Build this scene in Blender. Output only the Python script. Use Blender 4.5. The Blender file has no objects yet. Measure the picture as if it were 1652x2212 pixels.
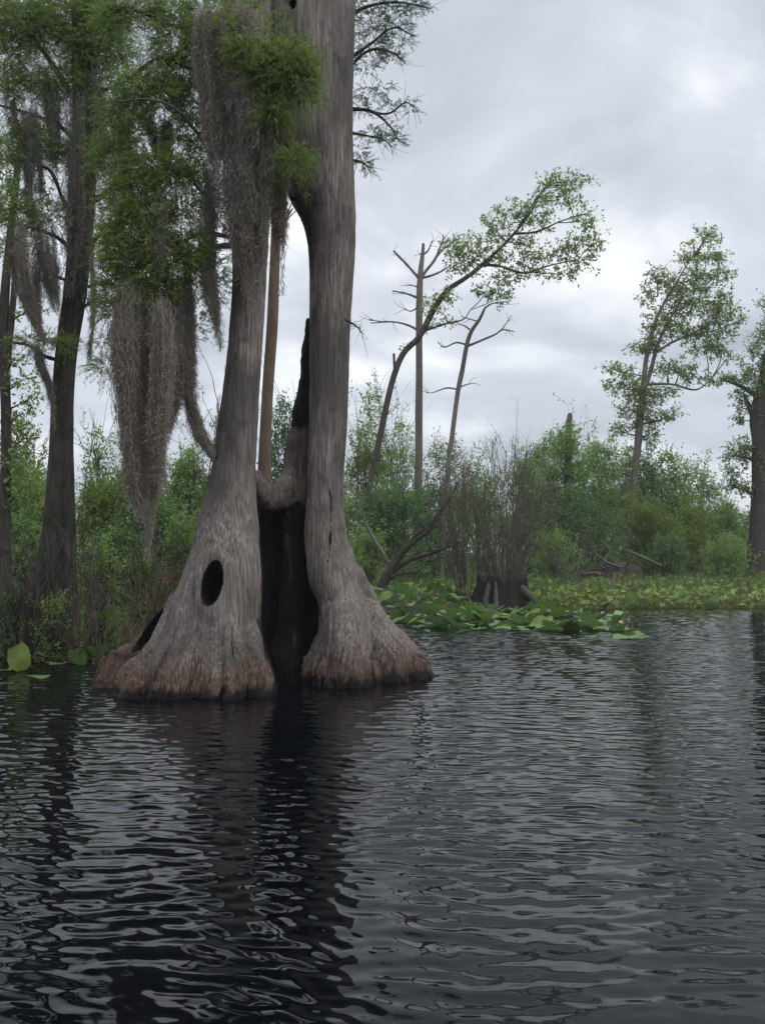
import bpy, math, time
import numpy as np
from mathutils import Vector
T0 = time.time()
PI = math.pi
# ------------------------------------------------------------------ scene, camera
S = bpy.context.scene
COL = S.collection
HC, F, PITCH = 1.3, 1877.0, math.atan2(89.0, 1877.0)
cam = bpy.data.cameras.new('camera'); co = bpy.data.objects.new('camera', cam); COL.objects.link(co)
co.location = (0, 0, HC); co.rotation_euler = (PI/2 + PITCH, 0, 0)
cam.sensor_fit = 'VERTICAL'; cam.sensor_height = 24; cam.lens = 24*F/2212.0
cam.clip_start = .05; cam.clip_end = 3000
S.camera = co
S.view_settings.view_transform = 'Standard'; S.view_settings.look = 'None'
S.view_settings.gamma = 1; S.view_settings.use_curve_mapping = False
S.view_settings.exposure = 0.5
S.cycles.max_bounces = 7; S.cycles.transparent_max_bounces = 6
S.cycles.diffuse_bounces = 3; S.cycles.glossy_bounces = 3; S.cycles.transmission_bounces = 3
S.cycles.caustics_reflective = False; S.cycles.caustics_refractive = False

cp, sp_ = math.cos(PITCH), math.sin(PITCH)
def P(dx, dy, Y):
    """point at distance Y (metres north of the camera) seen at a place of the photograph"""
    xc = (dx-826)/F; yc = -(dy-1106)/F
    d = (xc, cp - yc*sp_, sp_ + yc*cp)
    t = Y/d[1]
    return np.array([t*d[0], Y, HC + t*d[2]])
def PP(pts):
    return np.array([P(*p) for p in pts])
def px(n, Y): return n*Y/F

# ------------------------------------------------------------------ noise
def _h(i, j, k, s):
    n = (i*73856093) ^ (j*19349663) ^ (k*83492791) ^ (s*2654435761 & 0x7fffffff)
    n = (n ^ (n >> 13)) * 1274126177 & 0x7fffffff
    n = (n ^ (n >> 15)) * 461845907 & 0x7fffffff
    return ((n ^ (n >> 16)) & 0xffffff) / 16777215.0
def noise(p, s=0):
    p = np.asarray(p, float); i = np.floor(p).astype(np.int64); f = p - i; f = f*f*(3-2*f)
    x, y, z = i[..., 0], i[..., 1], i[..., 2]; fx, fy, fz = f[..., 0], f[..., 1], f[..., 2]
    r = 0
    for a in (0, 1):
        for b in (0, 1):
            for c in (0, 1):
                w = (fx if a else 1-fx)*(fy if b else 1-fy)*(fz if c else 1-fz)
                r = r + w*_h(x+a, y+b, z+c, s)
    return r*2-1
def fbm(p, o=4, s=0):
    p = np.asarray(p, float); r = 0; a = 1
    for k in range(o):
        r = r + a*noise(p*2**k + 17.3*k, s+k); a *= .5
    return r/1.9
def nrm(v):
    v = np.asarray(v, float)
    return v/np.maximum(np.linalg.norm(v, axis=-1, keepdims=True), 1e-9)

# ------------------------------------------------------------------ mesh building
class MB:
    def __init__(s): s.V = []; s.F = []; s.A = []; s.n = 0
    def add(s, v, f, a=None):
        v = np.asarray(v, float).reshape(-1, 3); f = np.asarray(f, np.int64)
        if len(v) == 0: return
        s.V.append(v); s.F.append(f + s.n); s.n += len(v)
        if a is None: a = np.full(len(v), .5)
        s.A.append(np.asarray(a, float).reshape(-1))
    def mesh(s, name, mat, smooth=False):
        me = bpy.data.meshes.new(name)
        V = np.concatenate(s.V)
        me.vertices.add(len(V)); me.vertices.foreach_set('co', V.astype(np.float32).ravel())
        li = np.concatenate([f.ravel() for f in s.F])
        lt = np.concatenate([np.full(len(f), f.shape[1]) for f in s.F])
        ls = np.concatenate([[0], np.cumsum(lt)[:-1]])
        me.loops.add(len(li)); me.loops.foreach_set('vertex_index', li.astype(np.int32))
        me.polygons.add(len(lt)); me.polygons.foreach_set('loop_start', ls.astype(np.int32))
        if smooth: me.polygons.foreach_set('use_smooth', np.ones(len(lt), bool))
        at = me.attributes.new('rnd', 'FLOAT', 'POINT'); at.data.foreach_set('value', np.concatenate(s.A).astype(np.float32))
        me.update(calc_edges=True)
        if mat: me.materials.append(mat)
        return me
    def build(s, name, mat, parent=None, smooth=False):
        if not s.V: return None
        o = bpy.data.objects.new(name, s.mesh(name, mat, smooth)); COL.objects.link(o)
        if parent is not None:
            o.parent = parent; o.matrix_parent_inverse = parent_inv(parent)
        return o
def parent_inv(p):
    from mathutils import Matrix
    return Matrix.Translation(-p.location)
def tag(o, label=None, cat=None, group=None, kind=None):
    if label: o['label'] = label
    if cat: o['category'] = cat
    if group: o['group'] = group
    if kind: o['kind'] = kind
    return o
def thing(name, loc, label, cat, group=None):
    e = bpy.data.objects.new(name, None); e.location = Vector([float(q) for q in loc]); e.empty_display_size = .2
    COL.objects.link(e); return tag(e, label, cat, group)

def smoothpath(p, n=24):
    """Catmull-Rom through rows of (x,y,z,r)"""
    p = np.asarray(p, float); m = len(p)
    q = np.vstack([2*p[0]-p[1], p, 2*p[-1]-p[-2]])
    t = np.linspace(0, m-1-1e-6, n); i = t.astype(int); f = (t-i)[:, None]
    a, b, c, d = q[i], q[i+1], q[i+2], q[i+3]
    return .5*((2*b) + (c-a)*f + (2*a-5*b+4*c-d)*f*f + (3*b-a-3*c+d)*f**3)
def tubes(mb, pts, R, sides=4, a=None, cap=True):
    """pts (n,m,3), R (n,m)"""
    pts = np.asarray(pts, float); R = np.asarray(R, float)
    if pts.ndim == 2: pts = pts[None]; R = R[None]
    n, m = pts.shape[:2]
    T = nrm(np.gradient(pts, axis=1))
    ref = np.where(np.abs(T.mean(1)[:, 2:3]) > .8, [[1., 0.2, 0]], [[0, 0.1, 1.]])[:, None, :]
    U = nrm(np.cross(T, np.broadcast_to(ref, T.shape))); W = np.cross(T, U)
    ang = np.arange(sides)*2*PI/sides
    v = pts[:, :, None] + R[:, :, None, None]*(U[:, :, None]*np.cos(ang)[None, None, :, None] + W[:, :, None]*np.sin(ang)[None, None, :, None])
    base = (np.arange(n)*m*sides)[:, None, None]; rr = (np.arange(m-1)*sides)[None, :, None]
    k = np.arange(sides)[None, None]; k2 = (k+1) % sides
    f = np.stack([base+rr+k, base+rr+k2, base+rr+sides+k2, base+rr+sides+k], -1).reshape(-1, 4)
    if a is None: a = np.full(n, .5)
    mb.add(v.reshape(-1, 3), f, np.repeat(a, m*sides))
    if cap and n < 50:
        for q in range(n):
            vv = np.vstack([v[q, -1], pts[q, -1]+T[q, -1]*R[q, -1]*.4])
            ff = [[j, (j+1) % sides, sides] for j in range(sides)]
            mb.add(vv, ff, np.full(sides+1, a[q]))
def limb(mb, path, sides=8, n=24, rough=.0, seed=0, a=.5):
    """path rows (x,y,z,r) : one smooth tapered tube with bark lumps"""
    q = smoothpath(path, n); pts, R = q[:, :3], np.maximum(q[:, 3], .001)
    if rough:
        R = R*(1 + rough*fbm(pts*4/np.maximum(R.mean(), .02)*.12 + seed, 3, seed))
        pts = pts + (R[:, None]*rough*1.2)*np.stack([fbm(pts*3+9.1+seed, 2, 3), fbm(pts*3+4.4+seed, 2, 5), 0*R], -1)
    tubes(mb, pts, R, sides, np.array([a]))
def dpath(rows, Y):
    """rows (dx,dy,halfwidth_px[,dY]) -> (x,y,z,r)"""
    out = []
    for r in rows:
        y = Y + (r[3] if len(r) > 3 else 0)
        out.append([*P(r[0], r[1], y), px(r[2], y)])
    return np.array(out)
def sprout(rng, par, n, L, spread=.8, m=5, bias=(0, 0, 0), t0=.15, t1=1, wob=.12, droop=0):
    par = np.asarray(par)
    if par.ndim == 2: par = par[None]
    N, M = par.shape[:2]
    i = rng.integers(0, N, n); t = (t0 + (t1-t0)*rng.random(n))*(M-1.001)
    k = t.astype(int); f = (t-k)[:, None]
    s = par[i, k]*(1-f) + par[i, k+1]*f
    d = nrm(nrm(par[i, k+1]-par[i, k]) + spread*rng.normal(size=(n, 3)) + np.array(bias))
    LL = L*(.5+rng.random(n)*.8)
    u = np.linspace(0, 1, m)[None, :, None]
    c1 = rng.normal(size=(n, 1, 3))*wob
    pts = s[:, None] + (d[:, None]*u + c1*u*u + np.array([0, 0, -droop])*u*u + rng.normal(size=(n, m, 3))*wob*.15*u)*LL[:, None, None]
    return pts
def leafq(mb, C, D, W, ln, wd, a, fold=.0):
    """rhombic leaf faces: base C, direction D, width axis W"""
    D = nrm(D); W = nrm(W - (W*D).sum(-1, keepdims=True)*D)
    ln = np.broadcast_to(ln, (len(C),))[:, None]; wd = np.broadcast_to(wd, (len(C),))[:, None]
    N = np.cross(D, W)
    v = np.stack([C, C + D*ln*.45 + W*wd*.5 + N*wd*fold, C + D*ln, C + D*ln*.45 - W*wd*.5 + N*wd*fold], 1)
    i = np.arange(len(C))[:, None]*4
    mb.add(v.reshape(-1, 3), np.concatenate([i, i+1, i+2, i+3], 1), np.repeat(a, 4))
def leaves_on(mb, rng, tw, per, ln, wd, jit=.02, droop=.3, t0=.15, up=.5):
    n, m = tw.shape[:2]
    i = np.repeat(np.arange(n), per); t = (t0+(1-t0)*rng.random(len(i)))*(m-1.001); k = t.astype(int); f = (t-k)[:, None]
    c = tw[i, k]*(1-f)+tw[i, k+1]*f + rng.normal(size=(len(i), 3))*jit
    d = nrm(tw[i, k+1]-tw[i, k])*.5 + rng.normal(size=(len(i), 3))*.7 + np.array([0, 0, -droop])
    w = rng.normal(size=(len(i), 3)); w[:, 2] *= up
    g = rng.random(len(i)); tg = np.clip(rng.random(n)*.6+.2, 0, 1)[i]
    leafq(mb, c, d, w, ln*(.6+.7*rng.random(len(i))), wd*(.6+.7*rng.random(len(i))), np.clip(.5*g+.5*tg, 0, 1), .12)

# ------------------------------------------------------------------ materials
def mat(name):
    m = bpy.data.materials.new(name); m.use_nodes = True
    nt = m.node_tree; nt.nodes.clear()
    o = nt.nodes.new('ShaderNodeOutputMaterial'); b = nt.nodes.new('ShaderNodeBsdfPrincipled')
    nt.links.new(b.outputs[0], o.inputs[0]); return m, nt, b, o
def N(nt, t, **kw):
    n = nt.nodes.new('ShaderNode'+t)
    for k, v in kw.items():
        if k.startswith('i_'):
            n.inputs[k[2:].replace('_', ' ')].default_value = v
        else: setattr(n, k, v)
    return n
def ramp(nt, fac, stops):
    r = nt.nodes.new('ShaderNodeValToRGB'); nt.links.new(fac, r.inputs[0])
    e = r.color_ramp.elements
    while len(e) < len(stops): e.new(.5)
    for q, (p, c) in zip(e, stops): q.position = p; q.color = (*c, 1)
    return r.outputs[0]
def mix(nt, f, a, b, mode='MIX'):
    n = nt.nodes.new('ShaderNodeMix'); n.data_type = 'RGBA'; n.blend_type = mode
    for s, v in ((0, f), (6, a), (7, b)):
        if hasattr(v, 'links'): nt.links.new(v, n.inputs[s])
        else: n.inputs[s].default_value = v if s == 0 else (*v, 1)
    return n.outputs[2]
def math_(nt, op, a, b=None, c=None, clamp=False):
    n = nt.nodes.new('ShaderNodeMath'); n.operation = op; n.use_clamp = clamp
    for s, v in ((0, a), (1, b), (2, c)):
        if v is None: continue
        if hasattr(v, 'links'): nt.links.new(v, n.inputs[s])
        else: n.inputs[s].default_value = v
    return n.outputs[0]
def nz(nt, scale, detail=3, vscale=(1, 1, 1), rough=.55, dist=0):
    g = N(nt, 'NewGeometry'); mp = N(nt, 'Mapping'); mp.inputs['Scale'].default_value = vscale
    nt.links.new(g.outputs['Position'], mp.inputs[0])
    n = N(nt, 'TexNoise'); n.inputs['Scale'].default_value = scale; n.inputs['Detail'].default_value = detail
    n.inputs['Roughness'].default_value = rough; n.inputs['Distortion'].default_value = dist
    nt.links.new(mp.outputs[0], n.inputs[0]); return n.outputs[0]
def leafmat(name, c0, c1, c2, trans=.35, rough=.55):
    m, nt, b, o = mat(name)
    at = N(nt, 'Attribute', attribute_name='rnd')
    n = nz(nt, 1.6, 2)
    f = math_(nt, 'ADD', math_(nt, 'MULTIPLY', at.outputs['Fac'], .65), math_(nt, 'MULTIPLY', n, .4), clamp=True)
    c = ramp(nt, f, [(.15, c0), (.5, c1), (.9, c2)])
    nt.links.new(c, b.inputs['Base Color']); b.inputs['Roughness'].default_value = rough
    b.inputs['Specular IOR Level'].default_value = .35
    tr = N(nt, 'BsdfTranslucent'); nt.links.new(mix(nt, .5, c, (c2[0]*1.2, c2[1]*1.3, c2[2]*.6)), tr.inputs[0])
    ms = N(nt, 'MixShader'); ms.inputs[0].default_value = trans
    nt.links.new(b.outputs[0], ms.inputs[1]); nt.links.new(tr.outputs[0], ms.inputs[2]); nt.links.new(ms.outputs[0], o.inputs[0])
    return m
def barkmat(name, c0, c1, rough=.9, vs=(7, 7, 1.2), bump=.5, scale=3, moss=None):
    m, nt, b, o = mat(name)
    n = nz(nt, scale, 5, vs); n2 = nz(nt, 1.7, 3)
    c = ramp(nt, n, [(.3, c0), (.7, c1)])
    c = mix(nt, math_(nt, 'MULTIPLY', n2, .7), c, tuple(.55*q for q in c0))
    if moss:
        k = ramp(nt, nz(nt, 4, 4), [(.5, (0, 0, 0)), (.62, (1, 1, 1))])
        c = mix(nt, k, c, moss)
    nt.links.new(c, b.inputs['Base Color']); b.inputs['Roughness'].default_value = rough
    b.inputs['Specular IOR Level'].default_value = .25
    bp = N(nt, 'Bump'); bp.inputs['Strength'].default_value = bump; bp.inputs['Distance'].default_value = .02
    nt.links.new(n, bp.inputs['Height']); nt.links.new(bp.outputs[0], b.inputs['Normal'])
    return m
M = {}
M['needle'] = leafmat('cypress_needles', (0.085, 0.147, 0.046), (0.178, 0.271, 0.085), (0.325, 0.435, 0.124), .5)
M['needle_bright'] = leafmat('bright_needles', (0.105, 0.16, 0.039), (0.187, 0.264, 0.066), (0.308, 0.396, 0.11), .5)
M['needle_far'] = leafmat('grey_green_needles', (0.065, 0.117, 0.072), (0.104, 0.182, 0.098), (0.169, 0.26, 0.13), .4)
M['maple'] = leafmat('tree_leaves', (0.094, 0.161, 0.06), (0.188, 0.269, 0.101), (0.349, 0.43, 0.175), .5)
M['shrub'] = leafmat('shrub_leaves', (0.083, 0.164, 0.05), (0.18, 0.296, 0.091), (0.345, 0.461, 0.149), .45)
M['shrub_y'] = leafmat('yellow_green_leaves', (0.084, 0.144, 0.03), (0.156, 0.228, 0.048), (0.264, 0.336, 0.084), .4)
M['shrub_d'] = leafmat('dark_leaves', (0.043, 0.104, 0.043), (0.096, 0.192, 0.07), (0.192, 0.295, 0.096), .3)
M['grass'] = leafmat('marsh_grass', (0.062, 0.106, 0.031), (0.125, 0.175, 0.056), (0.237, 0.237, 0.112), .3)
M['straw'] = leafmat('dry_straw', (.12, .075, .04), (.22, .15, .08), (.36, .27, .16), .2)
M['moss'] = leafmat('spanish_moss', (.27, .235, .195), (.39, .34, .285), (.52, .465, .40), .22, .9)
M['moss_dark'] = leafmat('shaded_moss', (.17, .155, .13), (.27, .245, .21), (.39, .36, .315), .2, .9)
M['bark'] = barkmat('grey_brown_bark', (.05, .040, .034), (.14, .115, .098))
M['bark_light'] = barkmat('pale_bark', (.15, .125, .105), (.30, .26, .225), bump=.3)
M['bark_red'] = barkmat('red_brown_bark', (.13, .085, .06), (.24, .165, .125), bump=.3)
M['twig'] = barkmat('twigs', (.055, .042, .035), (.14, .11, .09), bump=.1)
M['twig_grey'] = barkmat('grey_twigs', (.10, .08, .068), (.24, .20, .17), bump=.1)
M['mossbark'] = barkmat('mossy_bark', (.04, .034, .028), (.125, .105, .09), moss=(.03, .042, .018))

def wood_material():
    m, nt, b, o = mat('weathered_cypress_wood')
    fine = nz(nt, 9, 6, (6, 6, .26), .68, .25); mid = nz(nt, 3.2, 5, (3, 3, .55), .6, .4); big = nz(nt, 1.6, 4, (1, 1, .7))
    blot = nz(nt, 6, 5, (1, 1, .55), .65, .8)
    c = ramp(nt, fine, [(.30, (.075, .064, .057)), (.48, (.25, .22, .198)), (.66, (.50, .46, .42))])
    c = mix(nt, ramp(nt, mid, [(.35, (0, 0, 0)), (.65, (.6, .6, .6))]), c, (.19, .145, .118))
    c = mix(nt, ramp(nt, big, [(.42, (0, 0, 0)), (.60, (.65, .65, .65))]), c, (.085, .078, .074))
    c = mix(nt, ramp(nt, blot, [(.54, (0, 0, 0)), (.66, (.55, .55, .55))]), c, (.06, .052, .046))
    g = N(nt, 'NewGeometry'); sx = N(nt, 'SeparateXYZ'); nt.links.new(g.outputs['Position'], sx.inputs[0]); z = sx.outputs[2]
    # tannin stain and wet band left by the water
    zz = math_(nt, 'ADD', z, math_(nt, 'ADD', math_(nt, 'MULTIPLY', math_(nt, 'SUBTRACT', mid, .5), .75), math_(nt, 'MULTIPLY', math_(nt, 'SUBTRACT', blot, .5), .9)))
    st = N(nt, 'MapRange', clamp=True); nt.links.new(zz, st.inputs[0]); st.inputs[1].default_value = .46; st.inputs[2].default_value = .10
    orange = ramp(nt, fine, [(.38, (.030, .018, .013)), (.53, (.125, .070, .045)), (.72, (.31, .20, .13))])
    c = mix(nt, math_(nt, 'MULTIPLY', st.outputs[0], .85), c, orange)
    zz2 = math_(nt, 'ADD', z, math_(nt, 'MULTIPLY', math_(nt, 'SUBTRACT', mid, .5), .28))
    wt = N(nt, 'MapRange', clamp=True); nt.links.new(zz2, wt.inputs[0]); wt.inputs[1].default_value = .11; wt.inputs[2].default_value = .05
    c = mix(nt, wt.outputs[0], c, (.018, .013, .011))
    br = N(nt, 'Attribute', attribute_name='brown')
    c = mix(nt, math_(nt, 'MULTIPLY', br.outputs['Fac'], .85), c, ramp(nt, fine, [(.3, (.045, .028, .02)), (.7, (.14, .09, .06))]))
    ch = N(nt, 'Attribute', attribute_name='char_dark')
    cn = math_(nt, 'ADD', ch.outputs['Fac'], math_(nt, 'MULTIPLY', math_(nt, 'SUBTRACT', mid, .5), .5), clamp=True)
    char_dark = ramp(nt, fine, [(.3, (.006, .005, .005)), (.7, (.020, .016, .014))])
    c = mix(nt, ramp(nt, cn, [(.35, (0, 0, 0)), (.6, (1, 1, 1))]), c, char_dark)
    nt.links.new(c, b.inputs['Base Color']); b.inputs['Specular IOR Level'].default_value = .2
    ro = N(nt, 'MapRange'); nt.links.new(wt.outputs[0], ro.inputs[0]); ro.inputs[3].default_value = .9; ro.inputs[4].default_value = .35
    nt.links.new(ro.outputs[0], b.inputs['Roughness'])
    h = math_(nt, 'ADD', fine, math_(nt, 'MULTIPLY', mid, .8))
    bp = N(nt, 'Bump'); bp.inputs['Strength'].default_value = 1; bp.inputs['Distance'].default_value = .035
    nt.links.new(h, bp.inputs['Height']); nt.links.new(bp.outputs[0], b.inputs['Normal'])
    return m
M['wood'] = wood_material()

# ------------------------------------------------------------------ sky and light
def make_world():
    w = bpy.data.worlds.new('World'); S.world = w; w.use_nodes = True; nt = w.node_tree; nt.nodes.clear()
    out = N(nt, 'OutputWorld'); bg = N(nt, 'Background'); nt.links.new(bg.outputs[0], out.inputs[0])
    tc = N(nt, 'TexCoord'); sx = N(nt, 'SeparateXYZ'); nt.links.new(tc.outputs['Generated'], sx.inputs[0])
    zc = math_(nt, 'MAXIMUM', sx.outputs[2], 0)
    den = math_(nt, 'ADD', zc, .26)
    cx = math_(nt, 'DIVIDE', sx.outputs[0], den); cy = math_(nt, 'DIVIDE', sx.outputs[1], den)
    cb = N(nt, 'CombineXYZ'); nt.links.new(cx, cb.inputs[0]); nt.links.new(cy, cb.inputs[1]); cb.inputs[2].default_value = 3.4
    n1 = N(nt, 'TexNoise'); n1.inputs['Scale'].default_value = 2.3; n1.inputs['Detail'].default_value = 6; n1.inputs['Roughness'].default_value = .5; n1.inputs['Distortion'].default_value = .35
    nt.links.new(cb.outputs[0], n1.inputs[0])
    n2 = N(nt, 'TexNoise'); n2.inputs['Scale'].default_value = .9; n2.inputs['Detail'].default_value = 3
    nt.links.new(cb.outputs[0], n2.inputs[0])
    f = math_(nt, 'ADD', math_(nt, 'MULTIPLY', n1.outputs[0], .62), math_(nt, 'MULTIPLY', n2.outputs[0], .38))
    # thinner cloud where the sun stands behind it
    sd = nrm(P(980, 330, 50)-np.array([0, 0, HC]))
    dt = N(nt, 'VectorMath', operation='DOT_PRODUCT'); nt.links.new(tc.outputs['Generated'], dt.inputs[0]); dt.inputs[1].default_value = tuple(sd)
    gl = N(nt, 'MapRange', clamp=True, interpolation_type='SMOOTHSTEP'); nt.links.new(dt.outputs['Value'], gl.inputs[0]); gl.inputs[1].default_value = .93; gl.inputs[2].default_value = 1.0
    f = math_(nt, 'ADD', f, math_(nt, 'MULTIPLY', gl.outputs[0], .035))
    c = ramp(nt, f, [(.38, (.36, .39, .43)), (.46, (.46, .495, .55)), (.52, (.55, .58, .635)), (.575, (.71, .735, .77)), (.63, (.86, .875, .90))])
    # overcast sky is brighter overhead, bluer towards the horizon
    hz = N(nt, 'MapRange', clamp=True); nt.links.new(zc, hz.inputs[0]); hz.inputs[1].default_value = .22; hz.inputs[2].default_value = .0
    c = mix(nt, math_(nt, 'MULTIPLY', hz.outputs[0], .5), c, (.44, .49, .55))
    zn = N(nt, 'MapRange', clamp=True, interpolation_type='SMOOTHSTEP'); nt.links.new(zc, zn.inputs[0]); zn.inputs[1].default_value = .5; zn.inputs[2].default_value = .95; zn.inputs[3].default_value = 1; zn.inputs[4].default_value = 1.8
    sky = N(nt, 'TexSky', sky_type='NISHITA'); sky.sun_disc = False; sky.sun_elevation = SUN_E; sky.sun_rotation = SUN_R
    sm = mix(nt, 1.0, sky.outputs[0], (.09, .09, .09), 'MULTIPLY')
    c = mix(nt, .90, sm, c)
    vm = N(nt, 'VectorMath', operation='SCALE'); nt.links.new(c, vm.inputs[0]); nt.links.new(zn.outputs[0], vm.inputs['Scale'])
    nt.links.new(vm.outputs[0], bg.inputs[0]); bg.inputs[1].default_value = 1.0
SUN_E, SUN_R = math.radians(52), math.radians(62)
make_world()
sun = bpy.data.lights.new('sun', 'SUN'); so = bpy.data.objects.new('sun', sun); COL.objects.link(so)
sun.energy = .9; sun.angle = math.radians(25); sun.color = (1, .97, .93)
# sun from the right, slightly behind the viewer
so.rotation_euler = (math.radians(38), 0, math.radians(62-180+90)); so.location = (20, -10, 40)
az = math.radians(118)   # compass bearing of the sun (0 = straight ahead, clockwise)
dirv = Vector((math.sin(az)*math.cos(SUN_E), math.cos(az)*math.cos(SUN_E), math.sin(SUN_E)))
so.rotation_euler = dirv.to_track_quat('Z', 'Y').to_euler()
S.world.node_tree.nodes['Sky Texture'].sun_rotation = az

# ------------------------------------------------------------------ water
def make_water():
    rows = [-80, -30, -10, -3, 0, .8]
    y = 1.5
    while y < 24: rows.append(y); y += min(max(.6*y*y/(HC*868), .004), .021)
    rows += [24.2, 24.6, 25.4, 27, 30, 36, 50, 80, 150, 400, 1200]
    rows = np.array(rows); u = np.concatenate([[-60, -12, -4, -1.5, -.95], np.linspace(-.84, .84, 590), [.95, 1.5, 4, 12, 60]])
    yy, uu = np.meshgrid(rows, u, indexing='ij'); xx = uu*(np.maximum(np.abs(yy), 1.0)+.5)
    rng = np.random.default_rng(5); z = np.zeros_like(xx)
    wx = xx + .25*fbm(np.stack([xx*.5, yy*.5, 0*xx], -1), 2, 3); wy = yy + .12*fbm(np.stack([xx*.8, yy*.8, 0*xx+4], -1), 2, 7)
    for k in range(46):
        lam = .06*(.27/.06)**rng.random(); th = rng.normal()*.24 + .06
        if lam < .13: th *= 1.7
        kx, ky = math.sin(th)*2*PI/lam, math.cos(th)*2*PI/lam
        A = .0050*lam*(1.0 if lam < .2 else .6)
        z += A*np.sin(kx*wx+ky*wy+rng.random()*6.28)
    # gusty patches: ripples die down here and there
    g = .72 + .55*fbm(np.stack([xx*.35, yy*.16, 0*xx+8], -1), 3, 11)
    fade = np.clip((24-yy)/6, 0, 1)*np.clip((yy-.8)/.7, 0, 1)*(np.abs(uu) < .835)
    z *= np.clip(g, .30, 1.2)*fade*np.interp(yy, [2, 5], [.72, 1])
    mb = MB(); nr, nc = xx.shape
    i = np.arange(nr-1)[:, None]*nc + np.arange(nc-1)[None]
    mb.add(np.stack([xx, yy, z], -1).reshape(-1, 3), np.stack([i, i+1, i+nc+1, i+nc], -1).reshape(-1, 4))
    m, nt, b, o = mat('black_water')
    b.inputs['Base Color'].default_value = (.0013, .0024, .0032, 1); b.inputs['Roughness'].default_value = .025; b.inputs['IOR'].default_value = 1.34
    b.inputs['Specular IOR Level'].default_value = .5
    g1 = nz(nt, 5.5, 3, (.45, 1, 1), .6, .6); g2 = nz(nt, 22, 2, (.6, 1, 1), .5)
    bp = N(nt, 'Bump'); bp.inputs['Strength'].default_value = 1; bp.inputs['Distance'].default_value = .0026
    nt.links.new(math_(nt, 'ADD', g1, math_(nt, 'MULTIPLY', g2, .12)), bp.inputs['Height']); nt.links.new(bp.outputs[0], b.inputs['Normal'])
    w = mb.build('water', m, smooth=True); tag(w, kind='structure')
make_water()

# ------------------------------------------------------------------ ground
SX = np.array([-60, -9, -5, -4.1, -3.5, -2.9, -1.5, 0, 1.5, 4, 8, 13, 60.]); SY = np.array([10, 10.3, 10.9, 11.4, 14.2, 15, 16, 17.5, 19.2, 20.6, 21, 21.6, 24.])
def shore(x, y=None): return np.interp(x, SX, SY)
def ground_z(x, y):
    s = shore(x) + .5*fbm(np.stack([x*.8, 0*x, 0*x], -1), 3, 4)
    d = y - s
    h = np.interp(d, [-4, -.6, 0, 1.0, 6, 20, 60], [-1.2, -.25, -.02, .07, .14, .32, .5])
    return h + .05*fbm(np.stack([x*.9, y*.9, 0*x], -1), 3, 9)*np.clip(d, 0, 1)
def make_ground():
    ys = np.concatenate([np.linspace(6, 34, 190), np.linspace(35, 90, 60), [110, 150, 220, 400, 1200]])
    xs = np.concatenate([[-1200, -300, -100, -50], np.linspace(-30, 34, 330), [50, 100, 300, 1200]])
    y, x = np.meshgrid(ys, xs, indexing='ij'); z = ground_z(x, y)
    mb = MB(); nr, nc = x.shape; i = np.arange(nr-1)[:, None]*nc+np.arange(nc-1)[None]
    mb.add(np.stack([x, y, z], -1).reshape(-1, 3), np.stack([i, i+1, i+nc+1, i+nc], -1).reshape(-1, 4))
    m, nt, b, o = mat('peat_ground')
    c = ramp(nt, nz(nt, 2.2, 5), [(.35, (.02, .016, .011)), (.5, (.05, .04, .024)), (.62, (.055, .065, .022)), (.75, (.13, .10, .06))])
    nt.links.new(c, b.inputs['Base Color']); b.inputs['Roughness'].default_value = .9
    bp = N(nt, 'Bump'); bp.inputs['Distance'].default_value = .05; nt.links.new(nz(nt, 14, 4), bp.inputs['Height']); nt.links.new(bp.outputs[0], b.inputs['Normal'])
    tag(mb.build('ground', m, smooth=True), kind='structure')
make_ground()
def gpt(dx, Y, dz=0):
    x = (dx-826)/F*Y; return np.array([x, Y, float(ground_z(np.array([x]), np.array([Y]))[0])+dz])
print('setting', time.time()-T0)

# ------------------------------------------------------------------ the hollow cypress
def ringbody(rows, seg=48, flute=0, seed=0, exp=2.0):
    """rows: (cx, cy, z, a, b) closed body"""
    q = smoothpath(rows, 60); a = np.arange(seg)*2*PI/seg
    V = []
    for r in q:
        k = 1 + flute*0
        V.append(np.stack([r[0]+r[3]*np.cos(a)*k, r[1]+r[4]*np.sin(a)*k, np.full(seg, r[2])], -1))
    V = np.array(V); n = len(q)
    i = np.arange(n-1)[:, None]*seg + np.arange(seg)[None]; j = np.arange(n-1)[:, None]*seg + (np.arange(seg)+1)[None] % seg
    f = np.stack([i, j, j+seg, i+seg], -1).reshape(-1, 4).tolist()
    v = V.reshape(-1, 3).tolist()
    c0 = len(v); v.append(q[0, :3].tolist()); c1 = len(v); v.append(q[-1, :3].tolist())
    for k in range(seg):
        f.append([(k+1) % seg, k, c0]); f.append([(n-1)*seg+k, (n-1)*seg+(k+1) % seg, c1])
    return v, f
def rings(rows, last=True):
    """rows (dy, xl, xr, Y, depthratio or b metres)"""
    out = []
    for dy, xl, xr, Y, b in rows:
        l, r = P(xl, dy, Y), P(xr, dy, Y); a = (r[0]-l[0])/2
        out.append([(l[0]+r[0])/2, Y, l[2], a, b])
    return out
def rawobj(name, bodies):
    v, f = [], []
    for bv, bf in bodies:
        n = len(v); v += bv; f += [[q+n for q in t] for t in bf]
    me = bpy.data.meshes.new(name); me.from_pydata(v, [], f); me.update()
    import bmesh
    bm = bmesh.new(); bm.from_mesh(me); bmesh.ops.recalc_face_normals(bm, faces=bm.faces); bm.to_mesh(me); bm.free()
    o = bpy.data.objects.new(name, me); COL.objects.link(o); return o
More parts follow.
